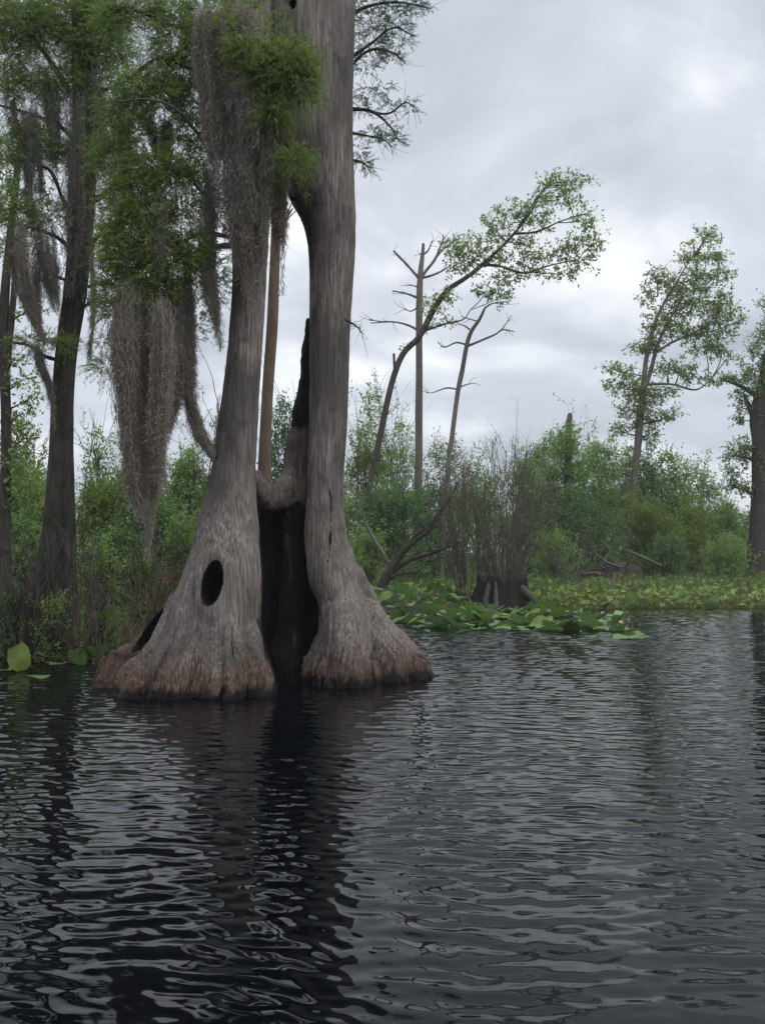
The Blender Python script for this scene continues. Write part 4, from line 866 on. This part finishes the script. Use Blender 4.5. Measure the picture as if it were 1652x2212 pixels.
# ------------------------------------------------------------------ bare brush, limbs, stump
def brush(name, label, bx, by, Y, tops, n, L2, seed, mt='twig_grey', cat='dead brush', r0=.011, lean=(0, 0, 0), n2=6, n3=10, leafs=0):
    rg = np.random.default_rng(seed); g = gpt(bx, Y, -.03); root = thing(name, g, label, cat); mb = MB(); st = []
    for k in range(n):
        x, y_ = tops[rg.integers(len(tops))]; e = P(x+rg.normal()*14, y_+rg.normal()*14, Y)+np.array([0, rg.normal()*.35, 0]); b = g+np.array([rg.normal()*.13, rg.normal()*.12, -.05])
        md = b*.5+e*.5+np.array([rg.normal()*.1, rg.normal()*.08, .02])+np.array(lean)
        q = smoothpath([[*b, r0], [*md, r0*.7], [*e, r0*.25]], 14); q[:, :3] += rg.normal(size=(14, 3))*.008; st.append(q[:, :3]); tubes(mb, q[:, :3], q[:, 3]*(.6+.7*rg.random()), 5, cap=False)
    st = np.array(st); t1 = sprout(rg, st, n*n2, L2, .38, 6, (0, 0, .45), .2, wob=.25); tubes(mb, t1, np.broadcast_to(np.linspace(.005, .002, 6), (len(t1), 6)), 4, cap=False)
    t2 = sprout(rg, t1, n*n3, L2*.5, .5, 4, (0, 0, .35), .3, wob=.25); tubes(mb, t2, np.broadcast_to([.003, .0025, .002, .0015], (len(t2), 4)), 3, cap=False)
    mb.build('stems', M[mt], root, True)
    if leafs:
        a = MB(); leaves_on(a, rg, t2, leafs, .045, .018, .01); a.build('foliage', M['shrub_y'], root)
    return root
brush('dead_shrub', 'big bare grey-brown twiggy shrub growing from behind the black stump', 1085, 1265, 21.2, [(1010, 1010), (1050, 975), (1090, 985), (1120, 1010), (1150, 1000), (1180, 1040), (1195, 1080), (1040, 1060), (1000, 1050)], 60, .55, 301, n2=9, n3=22)
brush('dead_shrub', 'bare twiggy shrub between the dark crooked limb and the big bare shrub', 1000, 1265, 21.6, [(960, 1010), (985, 970), (930, 1050), (1010, 1030), (965, 1080)], 34, .5, 302, n2=8, n3=18, leafs=2)
brush('dead_shrub', 'thin reddish bare shrub with upright tips behind the big bare shrub', 1100, 1200, 24, [(1100, 900), (1140, 960), (1075, 960), (1110, 930), (1150, 1000)], 14, .6, 303, 'twig', n2=5, n3=8, leafs=1)
brush('dead_shrub', 'grey dead twigs tangled beside the uprooted stump mound', 1230, 1215, 28, [(1160, 1150), (1200, 1120), (1260, 1130), (1290, 1160), (1190, 1180)], 20, .4, 304, n2=6, n3=8)
brush('dead_shrub', 'grey brush heap at the foot of the dark cypress, left part', 60, 1370, 10.6, [(10, 1180), (40, 1220), (90, 1200), (130, 1240), (0, 1260), (-30, 1200), (60, 1150)], 26, .3, 305, 'twig_grey', r0=.006, n2=7, n3=14)
brush('dead_shrub', 'grey brush heap at the foot of the dark cypress, right part', 160, 1360, 10.8, [(130, 1220), (170, 1200), (200, 1250), (220, 1290), (110, 1260), (180, 1170)], 26, .3, 306, 'twig_grey', r0=.006, n2=7, n3=14)
brush('dead_shrub', 'arching pale dead stems between the brush heap and the hollow cypress', 270, 1370, 11.5, [(210, 1215), (250, 1225), (300, 1230), (340, 1250), (370, 1270), (200, 1290), (230, 1270)], 26, .3, 307, 'twig_grey', r0=.007, lean=(0, 0, .12), n2=5, n3=8)
brush('dead_shrub', 'brown thicket of twigs behind the hollow cypress on its left', 350, 1300, 13.5, [(300, 1190), (340, 1170), (385, 1180), (400, 1210), (270, 1210)], 30, .35, 308, 'twig', n2=6, n3=12, leafs=1)
def limbs_thing(name, label, rowsets, Y, mt, cat, tw=10, seed=0, tl=.5):
    root = thing(name, P(rowsets[0][0][0], rowsets[0][0][1], Y), label, cat)
    for i, rws in enumerate(rowsets):
        mb = MB(); q = dpath(rws, Y); limb(mb, q, 8, 26, .3, seed+i); rg = np.random.default_rng(seed+i)
        t1 = sprout(rg, smoothpath(q, 16)[:, :3], tw, tl, .6, 6, (0, 0, .3), .35, wob=.25); tubes(mb, t1, np.broadcast_to(np.linspace(.008, .003, 6), (len(t1), 6)), 4, cap=False)
        t2 = sprout(rg, t1, tw*3, tl*.5, .6, 4, (0, 0, .2), .3, wob=.25); tubes(mb, t2, np.broadcast_to([.004, .003, .0025, .002], (len(t2), 4)), 3, cap=False)
        mb.build('trunk' if i == 0 else 'branch', mt, root, True)
limbs_thing('dead_limb', 'dark crooked fallen limb reaching up to the right beside the lily pads', [[(815, 1285, 13), (840, 1235, 9.5), (870, 1192, 8), (900, 1165, 7), (930, 1140, 6), (950, 1105, 5), (975, 1070, 4), (990, 1040, 2)], [(845, 1235, 6), (885, 1210, 5), (930, 1195, 4), (1000, 1170, 2.5)], [(868, 1190, 5), (905, 1150, 4), (935, 1138, 3), (960, 1140, 1.5)], [(828, 1262, 4), (862, 1240, 3), (900, 1235, 2), (930, 1210, 1)]], 22.5, M['mossbark'], 'fallen branch', 9, 400)
limbs_thing('dead_limb', 'pale weathered dead branches lying over the uprooted mound', [[(1428, 1222, 3), (1392, 1206, 3.4), (1352, 1188, 2.2)], [(1300, 1218, 3), (1315, 1190, 3), (1300, 1170, 2)], [(1340, 1225, 3), (1310, 1215, 3), (1285, 1195, 2)], [(1240, 1225, 3), (1255, 1200, 2.5), (1262, 1180, 1.5)]], 31.5, M['twig_grey'], 'fallen branch', 4, 420, .4)
limbs_thing('dead_sapling', 'thin slanting bare stem left of the dark crooked limb', [[(830, 1200, 3), (805, 1160, 3), (790, 1130, 2)]], 20, M['bark_light'], 'sapling', 3, 430)
def mound():
    Y = 32; c = gpt(1325, Y); root = thing('uprooted_stump', c, 'dark uprooted stump mound with ragged roots at the edge of the thicket', 'stump'); rg = np.random.default_rng(6)
    v, f = blob((c[0], c[1], c[2]+.05), (1.25, .6, .72), 0, 40); v = np.array(v); n = nrm(v-c)
    v += n*(.16*fbm(v*3, 4, 3)[:, None]); mb = MB(); mb.add(v, [q for q in f if len(q) == 4]); mb.add(v, [q for q in f if len(q) == 3]); mb.build('root_plate', M['mossbark'], root, True)
    for k in range(16):
        a = rg.random()*PI; e = c+np.array([math.cos(a)*1.35*(1+.3*rg.random()), -.5-.3*rg.random(), math.sin(a)*.85]); s = c+np.array([math.cos(a)*.3, -.3, .15+math.sin(a)*.25])
        mb = MB(); limb(mb, [[*s, .05], [*((s+e)/2+rg.normal(size=3)*.08), .032], [*e, .012]], 6, 12, .3, k); mb.build('root', M['bark' if k % 3 else 'bark_red'], root, True)
mound()
def stump():
    Y = 20.0; c = P(1083, 1305, Y); c[2] = -.05
    root = thing('stump', c, 'black rotten stump with red-brown ribs standing behind the lily pads', 'stump')
    seg, n = 72, 30; a = np.arange(seg)*2*PI/seg; H = .80
    V = []
    for i in range(n):
        u = i/(n-1); r = (.66-.18*u+.22*(1-u)**3); rr = r*(1+.30*fbm(np.stack([np.cos(a)*3.5, np.sin(a)*3.5, 0*a+u*.5], -1), 3, 5)+.12*fbm(np.stack([np.cos(a)*10, np.sin(a)*10, 0*a+u*2], -1), 2, 8))
        topn = H*(1+.42*fbm(np.stack([np.cos(a)*3.6, np.sin(a)*2.6, 0*a+3], -1), 3, 9))
        V.append(np.stack([c[0]+rr*1.15*np.cos(a), Y+rr*.9*np.sin(a), c[2]-.1+(topn+.1)*u], -1))
    for u in (.75, .4):   # rotten hollow inside
        w = V[n-1]; V.append(np.stack([c[0]+(w[:, 0]-c[0])*u, Y+(w[:, 1]-Y)*u, w[:, 2]-.12*(1-u)*3], -1))
    V = np.array(V); m = len(V); i = np.arange(m-1)[:, None]*seg+np.arange(seg)[None]; j = np.arange(m-1)[:, None]*seg+(np.arange(seg)+1)[None] % seg
    mb = MB(); mb.add(V.reshape(-1, 3), np.stack([i, j, j+seg, i+seg], -1).reshape(-1, 4)); mb.add(np.vstack([V[-1], [[c[0], Y, V[-1][:, 2].mean()-.05]]]), [[k, (k+1) % seg, seg] for k in range(seg)])
    mb.build('trunk', barkmat('rotten_wood', (.012, .010, .009), (.04, .032, .027), vs=(5, 5, .8)), root, True)
    for x0, x1, w in ((1056, 1048, 5.5), (1070, 1072, 5)):
        mb = MB(); limb(mb, dpath([(x0, 1254, w*.4, -.36), (x0+(x1-x0)*.3, 1272, w*.8, -.48), (x0+(x1-x0)*.8, 1295, w*1.1, -.62), (x1, 1322, w*1.4, -.74)], Y), 10, 18, .5, x0); mb.build('rib', M['bark'] if x0 in (1058, 1070) else M['mossbark'], root, True)
    mb = MB(); limb(mb, dpath([(1118, 1262, 9, -.2), (1140, 1282, 9, -.4), (1158, 1300, 6, -.5), (1176, 1306, 3, -.5)], Y), 8, 16, .3, 4); mb.build('root', M['bark'], root, True)
    mb = MB(); limb(mb, dpath([(1122, 1262, 4, 0), (1138, 1248, 3, 0), (1152, 1238, 1.5, 0)], Y), 6, 10, .3, 4); mb.build('root', M['bark_light'], root, True)
stump()
def post():
    Y = 23; root = thing('broken_branch', P(1322, 1268, Y), 'pale broken branch end sticking out of the marsh grass', 'stick'); mb = MB()
    limb(mb, dpath([(1320, 1272, 4), (1322, 1258, 4), (1326, 1245, 3), (1328, 1238, 1)], Y), 7, 12, .3, 2); mb.build('stem', M['bark_light'], root, True)
post()

# ------------------------------------------------------------------ grass, straw, ground litter
def grass(name, label, rng, n, pts, hmin, hmax, wid, mt, lean=.35):
    n = len(pts); h = hmin+(hmax-hmin)*rng.random(n); d = rng.normal(size=(n, 3))*lean; d[:, 2] = 1; d = nrm(d); a = rng.random(n)*2*PI; w = np.stack([np.cos(a), np.sin(a), 0*a], -1)*wid*(.6+.8*rng.random((n, 1)))
    mid = pts+d*h[:, None]*.55; dd = d+rng.normal(size=(n, 3))*.35; tip = mid+nrm(dd)*h[:, None]*.5
    v = np.stack([pts-w, pts+w, mid+w*.7, tip, mid-w*.7], 1); i = np.arange(n)[:, None]*5; mb = MB(); al = np.repeat(rng.random(n), 5)
    mb.add(v.reshape(-1, 3), np.concatenate([i, i+1, i+2, i+3, i+4], 1), al); o = mb.build(name, M[mt]); return tag(o, label, 'grass', kind='stuff')
gr = np.random.default_rng(77)
def scatter(n, x0, x1, y0, y1, margin=0, patch=.0, keep=0.):
    x = gr.random(n)*(x1-x0)+x0; y = y0+(y1-y0)*gr.random(n)**1.3
    k = (y > shore(x)+margin) & (fbm(np.stack([x*.7, y*.5, 0*x], -1), 3, 13) > patch-gr.random(n)*.3)
    x, y = x[k], y[k]; return np.stack([x, y, ground_z(x, y)-.02], -1)
def scat_px(n, x0, x1, Y0, Y1, **k):
    Y = Y0*(Y1/Y0)**gr.random(n); x = (x0+(x1-x0)*gr.random(n)-826)/F*Y
    kk = (Y > shore(x)-.5+.6*fbm(np.stack([x*1.5, Y*1.5, 0*x], -1), 2, 3)) & (fbm(np.stack([x*.8, Y*.6, 0*x], -1), 3, 13) > k.get('patch', -1)-gr.random(n)*.3)
    x, Y = x[kk], Y[kk]; return np.stack([x, Y, np.maximum(ground_z(x, Y), -.03)-.02], -1)
grass('marsh_grass', 'short marsh grass and sedge along the right shore', gr, 0, scat_px(90000, 980, 1750, 19.5, 44), .06, .26, .007, 'grass')
grass('marsh_grass', 'green and brown undergrowth at the foot of the thicket', gr, 0, scat_px(50000, 760, 1750, 24, 44, patch=.02), .12, .5, .011, 'grass')
grass('marsh_grass', 'low grass on the left bank', gr, 0, scat_px(46000, -40, 800, 10.2, 24), .05, .30, .004, 'grass')
grass('dry_straw', 'dry straw lying in the marsh below the thicket', gr, 0, scat_px(34000, 860, 1700, 20, 42, patch=.22), .1, .40, .006, 'straw', .9)
def cover(name, label, pts, ln, wd, mt, hmax):
    n = len(pts); d = gr.normal(size=(n, 3)); d[:, 2] = abs(d[:, 2])*.5; c = pts.copy(); c[:, 2] += .03+hmax*gr.random(n)**1.5; w = gr.normal(size=(n, 3)); w[:, 2] *= .25; mb = MB()
    leafq(mb, c, d, w, ln*(.5+gr.random(n)), wd*(.5+gr.random(n)), gr.random(n), .1); tag(mb.build(name, M[mt]), label, 'marsh plants', kind='stuff')
cover('marsh_plants', 'low broad-leaved green plants in the marsh along the right shore', scat_px(4600, 760, 1750, 19.6, 36, patch=-.1), .16, .13, 'shrub', .28)
cover('marsh_plants', 'low yellow-green leaves mixed in the marsh along the right shore', scat_px(1800, 900, 1750, 19.6, 40, patch=.05), .16, .13, 'shrub_y', .3)
cover('marsh_plants', 'low leafy plants on the left bank', scat_px(9000, -60, 460, 10.2, 16), .055, .035, 'shrub', .3)
def tuft(label, dx, dy, Y, n, h, mt='straw', hw=12, lean=.3):
    rg = np.random.default_rng(int(dx)); c = P(dx, dy, Y); p = c+np.stack([rg.normal(size=n)*px(hw, Y), rg.normal(size=n)*.06, 0*rg.random(n)], -1); mb = MB()
    d = rg.normal(size=(n, 3))*lean; d[:, 2] = 1; u = np.linspace(0, 1, 6)[None, :, None]; L = h*(.4+.6*rg.random(n))[:, None, None]
    b = rg.normal(size=(n, 1, 3))*.4; b[..., 2] = -.2; t = p[:, None]+L*(nrm(d)[:, None]*u+b*u*u*.7); tubes(mb, t, np.broadcast_to(np.linspace(.0035, .0012, 6), (n, 6)), 3, rg.random(n), cap=False)
    o = mb.build('grass_tuft', M[mt]); v = arr(o.data, 'co')-c; o.data.vertices.foreach_set('co', v.astype(np.float32).ravel()); o.location = Vector(c.tolist()); return tag(o, label, 'grass tuft')
tuft('tall dry straw tuft leaning on the left root of the hollow cypress', 338, 1318, 9.0, 70, .36, hw=14)
tuft('dry straw tuft low on the left root, close to the water', 282, 1378, 8.95, 50, .26, hw=12)
tuft('brown dry stems behind the left shoulder of the hollow cypress', 372, 1262, 9.2, 44, .25, hw=14)
tuft('green reed blades behind the left root of the hollow cypress', 372, 1275, 9.3, 18, .42, 'shrub_y', 8, .12)
tuft('green reed blades lower on the left root', 318, 1335, 9.05, 12, .28, 'shrub_y', 5, .12)
tuft('short pale straw at the tip of the left root by the water', 228, 1436, 8.8, 40, .16, hw=18, lean=.6)
tuft('dry stalks bending over the left bank', 120, 1430, 10.4, 24, .35, hw=20, lean=.6)
tuft('straw clump at the left bank, right of the dry stalks', 175, 1410, 11, 20, .3, hw=10, lean=.6)

# ------------------------------------------------------------------ water lilies
def pad_mesh(name, seed, curl=.12, fold=0., mt=None):
    rg = np.random.default_rng(seed); nr, na = 8, 40; V = [[0, 0, 0]]; 
    for i in range(1, nr+1):
        for k in range(na):
            t = -PI+.16+(2*PI-.32)*k/(na-1); r = i/nr
            prof = 1.0+.10*math.cos(t)-.0*math.sin(t)+.035*math.sin(5*t+seed)
            if abs(t) > 2.5: prof *= 1+.10*(abs(t)-2.5)/.48
            x, y = r*prof*math.cos(t)*1.12, r*prof*math.sin(t)*.9
            z = curl*(r**2)*(math.sin(2*t+seed)*.7+.5*math.sin(3*t+seed*2))+fold*abs(y)-.03*math.exp(-(y*9)**2)+.02*math.cos(t*12)*r
            V.append([x, y, z])
    F4, F3 = [], []
    for k in range(na-1): F3.append([0, 1+k, 2+k])
    for i in range(nr-1):
        for k in range(na-1): a = 1+i*na+k; F4.append([a, a+na, a+na+1, a+1])
    mb = MB(); n = len(V); rv = np.array([.5+.25*math.hypot(q[0], q[1])*math.cos(14*math.atan2(q[1], q[0])) for q in V])
    mb.add(V, F3, rv); mb.F.append(np.array(F4)); return mb.mesh(name, mt, True)
def padmat(name, c0, c1, spot):
    m, nt, b, o = mat(name); oi = N(nt, 'ObjectInfo'); at = N(nt, 'Attribute', attribute_name='rnd')
    f = math_(nt, 'ADD', math_(nt, 'MULTIPLY', oi.outputs['Random'], .7), math_(nt, 'MULTIPLY', at.outputs['Fac'], .4))
    c = ramp(nt, f, [(.15, c0), (.9, c1)]); c = mix(nt, ramp(nt, nz(nt, 14, 3), [(.60, (0, 0, 0)), (.68, (.7, .7, .7))]), c, spot)
    nt.links.new(c, b.inputs['Base Color']); b.inputs['Roughness'].default_value = .38; tr = N(nt, 'BsdfTranslucent'); nt.links.new(c, tr.inputs[0])
    ms = N(nt, 'MixShader'); ms.inputs[0].default_value = .25; nt.links.new(b.outputs[0], ms.inputs[1]); nt.links.new(tr.outputs[0], ms.inputs[2]); nt.links.new(ms.outputs[0], o.inputs[0]); return m
PG = padmat('lily_green', (.09, .18, .055), (.21, .34, .11), (.26, .24, .10)); PY = padmat('lily_yellow_green', (.13, .21, .035), (.24, .33, .07), (.22, .18, .05)); PD = padmat('lily_dry', (.28, .24, .13), (.42, .38, .26), (.2, .12, .05))
from mathutils import Euler
STEM = M['shrub_y']
def stem_me():
    mb = MB(); tubes(mb, np.array([[0, 0, -1.], [0, 0, -.5], [0, 0, 0]]), np.array([.03, .03, .025]), 5, cap=False); return mb.mesh('stem', STEM, True)
PROTO = [pad_mesh('lily_pad', s, cu, fo, PG) for s, cu, fo in ((1, .10, .0), (2, .18, .15), (3, .14, .3), (4, .22, .1))]
PROTOY = [pad_mesh('lily_pad', s, cu, fo, PY) for s, cu, fo in ((5, .12, .2), (6, .2, .35))]; PROTOD = [pad_mesh('lily_pad', 8, .3, .5, PD)]
STM = stem_me()
def lily(dx, Y, z, size, tilt, yaw, roll, me, label, group):
    o = bpy.data.objects.new('lily_pad', me); o.location = Vector((float((dx-826)/F*Y), float(Y), float(z)))
    o.rotation_euler = Euler((roll, tilt, yaw), 'XYZ'); o.scale = (size,)*3; COL.objects.link(o); tag(o, label, 'lily pad', group); return o
lr = np.random.default_rng(99)
def patch(poly_f, n, label_f, label_e, group, smin=.12, smax=.2, emerg=.5, yel=.12):
    k = 0; placed = []
    for _ in range(n*40):
        if k >= n: break
        dx, dy = poly_f(); Y = HC*F/(dy-1195)
        x = (dx-826)/F*Y; s = smin+(smax-smin)*lr.random()
        if any((x-a)**2+((Y-b)*.6)**2 < (.45*(s+c))**2 for a, b, c in placed): continue
        placed.append((x, Y, s)); k += 1; gz = float(ground_z(np.array([x]), np.array([Y]))[0]); up = max(0, gz)+(.14 if gz > .03 else 0)
        if lr.random() < emerg:
            z = up+.04+.17*lr.random(); ti = math.radians(lr.uniform(5, 45)); yaw = math.radians(90+lr.normal()*45); ro = lr.normal()*.3; lab = label_e
        else:
            z = up+.012+.012*lr.random(); ti = lr.normal()*.05; yaw = lr.random()*6.28; ro = lr.normal()*.05; lab = label_f
        q = lr.random(); me = PROTOY[lr.integers(2)] if q < yel else PROTO[lr.integers(4)]
        lily(dx, Y, z, s, ti, yaw, ro, me, lab, group)
def region(poly):
    xs = [p[0] for p in poly]; ys = [p[1] for p in poly]
    def f():
        while True:
            x = lr.uniform(min(xs), max(xs)); y = lr.uniform(min(ys), max(ys)); ins = False
            for i in range(len(poly)):
                (x1, y1), (x2, y2) = poly[i], poly[i-1]
                if (y1 > y) != (y2 > y) and x < (x2-x1)*(y-y1)/(y2-y1)+x1: ins = not ins
            if ins: return x, y
    return f
patch(region([(790, 1306), (1000, 1300), (1010, 1315), (1180, 1318), (1250, 1330), (1290, 1345), (1280, 1362), (1100, 1362), (960, 1360), (880, 1358), (830, 1325)]), 150, 'flat green lily pad floating in the bed right of the hollow cypress', 'upright green lily leaf in the bed right of the hollow cypress', 'lily pads in the bed right of the hollow cypress', .14, .22, .6, .14)
patch(region([(1240, 1335), (1330, 1338), (1385, 1372), (1370, 1380), (1270, 1366)]), 16, 'flat lily pad at the thin right tip of the lily bed', 'raised lily leaf at the thin right tip of the lily bed', 'lily pads at the tip of the bed', .12, .2, .4, .25)
patch(region([(1120, 1262), (1240, 1255), (1250, 1290), (1140, 1300)]), 20, 'flat lily pad right of the black stump', 'upright lily leaf right of the black stump', 'lily pads right of the black stump', .14, .22, .7, .1)
patch(region([(1220, 1248), (1330, 1246), (1330, 1258), (1220, 1262)]), 10, 'lily pad in front of the uprooted mound', 'upright lily leaf in front of the uprooted mound', 'lily pads before the uprooted mound', .16, .25, .6, .1)
patch(region([(1440, 1240), (1670, 1240), (1670, 1268), (1450, 1262)]), 32, 'lily pad in the far right marsh', 'upright lily leaf in the far right marsh', 'lily pads in the far right marsh', .15, .26, .6, .25)
patch(region([(120, 1395), (215, 1390), (225, 1440), (130, 1436)]), 12, 'dark lily pad by the left bank', 'dark green lily leaf standing by the left bank', 'dark lily leaves by the left bank', .08, .14, .7, .0)
patch(region([(1180, 1290), (1660, 1296), (1660, 1312), (1250, 1312), (1180, 1300)]), 24, 'flat lily pad along the right shore at the water edge', 'small raised lily leaf along the right shore at the water edge', 'lily pads along the right shore', .09, .16, .4, .15)
patch(region([(1330, 1256), (1660, 1262), (1660, 1285), (1330, 1280)]), 20, 'lily pad amid the grass of the right marsh', 'raised lily leaf amid the grass of the right marsh', 'lily pads in the marsh grass', .14, .22, .6, .2)
patch(region([(790, 1268), (990, 1262), (1000, 1300), (800, 1300)]), 18, 'lily pad at the back of the bed, under the dark crooked limb', 'upright lily leaf at the back of the bed, under the dark crooked limb', 'lily pads under the crooked limb', .16, .24, .7, .1)
# single pads one can point at
def lilyat(dx, dy, size, tilt, yaw, roll, me, label, dz=0):
    Y = HC*F/(dy-1195); return lily(dx, Y, .02+dz, size, math.radians(tilt), math.radians(yaw), math.radians(roll), me, label, None)
def upright():
    """the bright leaf standing in the water at the left edge"""
    Y = 9.55; root = thing('lily_leaf', (*P(42, 1452, Y)[:2], 0), 'bright yellow-green lily leaf standing upright out of the water at the left edge', 'lily leaf')
    out = [(22, 1402), (32, 1397), (47, 1388), (57, 1400), (62, 1418), (63, 1438), (52, 1448), (40, 1450), (27, 1445), (21, 1425)]
    c = P(40, 1420, Y); V = [c+np.array([0, -.03, 0])]; n = len(out)
    for j, r in enumerate((.5, 1.)):
        for (a, b) in out: p = P(a, b, Y); V.append(c+(p-c)*r+np.array([0, .03*r*math.sin(a*.15)+.05*r*r*(a-40)/20, 0]))
    mb = MB(); mb.add(V, [[0, 1+k, 1+(k+1) % n] for k in range(n)], np.full(len(V), .8)); mb.F.append(np.array([[1+k, 1+n+k, 1+n+(k+1) % n, 1+(k+1) % n] for k in range(n)]))
    mb.build('leaf', PY, root, True); mb = MB(); tubes(mb, np.array([P(42, 1475, Y), P(42, 1450, Y), P(41, 1425, Y+.01)]), np.array([.006, .006, .004]), 5); mb.build('stem', STEM, root, True)
upright()
lilyat(88, 1462, .10, 3, 20, 2, PROTO[0], 'small flat pad floating just right of the bright upright leaf')
lilyat(25, 1450, .11, 3, 120, 2, PROTO[1], 'flat dull green pad floating left of the bright upright leaf')
lilyat(5, 1405, .12, 25, 80, 2, PROTO[2], 'raised lily leaf cut by the left edge')
lilyat(68, 1440, .11, 20, 60, 8, PROTO[0], 'low green pad touching the bright upright leaf on its right')
lilyat(106, 1434, .06, 12, 100, 20, PROTOD[0], 'small curled pale yellow pad near the left bank')
lilyat(1232, 1362, .17, 30, 100, 25, PROTOY[1], 'yellow-green folded lily leaf at the front of the bed', .08)
lilyat(1352, 1378, .18, 6, 170, -6, PROTO[1], 'dull green pad trailing in the water, rightmost of the bed')
lilyat(1312, 1340, .16, 15, 0, 10, PROTO[2], 'dark raised pad on the right shoulder of the lily bed', .06)
for dx, dy, s, l in ((1500, 1262, .12, 'pale dry lily leaf lying in the far right marsh, left of the other pale leaf'), (1520, 1268, .2, 'big pale dry lily leaf in the far right marsh'), (1494, 1248, .14, 'small yellow leaf standing in the far right marsh')):
    lilyat(dx, dy, s, 40, 90, 10, PROTOD[0] if 'dry' in l else PROTOY[0], l, .06)
def flower(dx, dy, label):
    Y = HC*F/(dy-1195); c = P(dx, dy, Y); c[2] = max(c[2], .03)+.06; root = thing('lily_flower', (c[0], c[1], 0), label, 'flower', 'yellow lily buds')
    fm = bpy.data.materials.get('lily_flower')
    if fm is None:
        fm, nt, b, o = mat('lily_flower'); b.inputs['Base Color'].default_value = (.62, .50, .17, 1); b.inputs['Roughness'].default_value = .5
    v, f = blob((0, 0, 0), (.034, .034, .042), 0, 12); v = np.array(v); an = np.arctan2(v[:, 1], v[:, 0]); v[:, :2] *= (1+.14*np.cos(an*5))[:, None]*(1+v[:, 2:3]*6); v += c
    mb = MB(); mb.add(v, [q for q in f if len(q) == 4]); mb.add(v, [q for q in f if len(q) == 3]); mb.build('bud', fm, root, True)
    mb = MB(); tubes(mb, np.array([[c[0], c[1], -.1], [c[0], c[1], c[2]-.02]]), np.array([.005, .005]), 5); mb.build('stem', STEM, root, True)
flower(1357, 1352, 'pale yellow lily bud at the right tip of the lily bed'); flower(1340, 1356, 'yellow lily bud just left of the bud at the tip of the bed'); flower(1240, 1320, 'lily bud in the middle of the bed, behind the folded yellow-green leaf')
print('done', time.time()-T0, sum(len(o.data.polygons) for o in S.objects if o.type == 'MESH'))

def haze():  # volume added to imitate the milky veil of a smudged lens
    me = bpy.data.meshes.new('haze'); x0, x1, y0, y1, z0, z1 = -70, 70, -12, 130, -2.6, 26
    v = [(x, y, z) for x in (x0, x1) for y in (y0, y1) for z in (z0, z1)]
    f = [(0, 1, 3, 2), (4, 6, 7, 5), (0, 4, 5, 1), (2, 3, 7, 6), (0, 2, 6, 4), (1, 5, 7, 3)]
    me.from_pydata(v, [], f); o = bpy.data.objects.new('haze', me); COL.objects.link(o); tag(o, kind='stuff', label='thin added haze giving the view a milky lens look')
    m = bpy.data.materials.new('haze'); m.use_nodes = True; nt = m.node_tree; nt.nodes.clear()
    o_ = nt.nodes.new('ShaderNodeOutputMaterial'); p = nt.nodes.new('ShaderNodeVolumePrincipled'); p.inputs['Color'].default_value = (.86, .9, .95, 1); p.inputs['Density'].default_value = .001
    nt.links.new(p.outputs[0], o_.inputs['Volume']); me.materials.append(m)
haze()
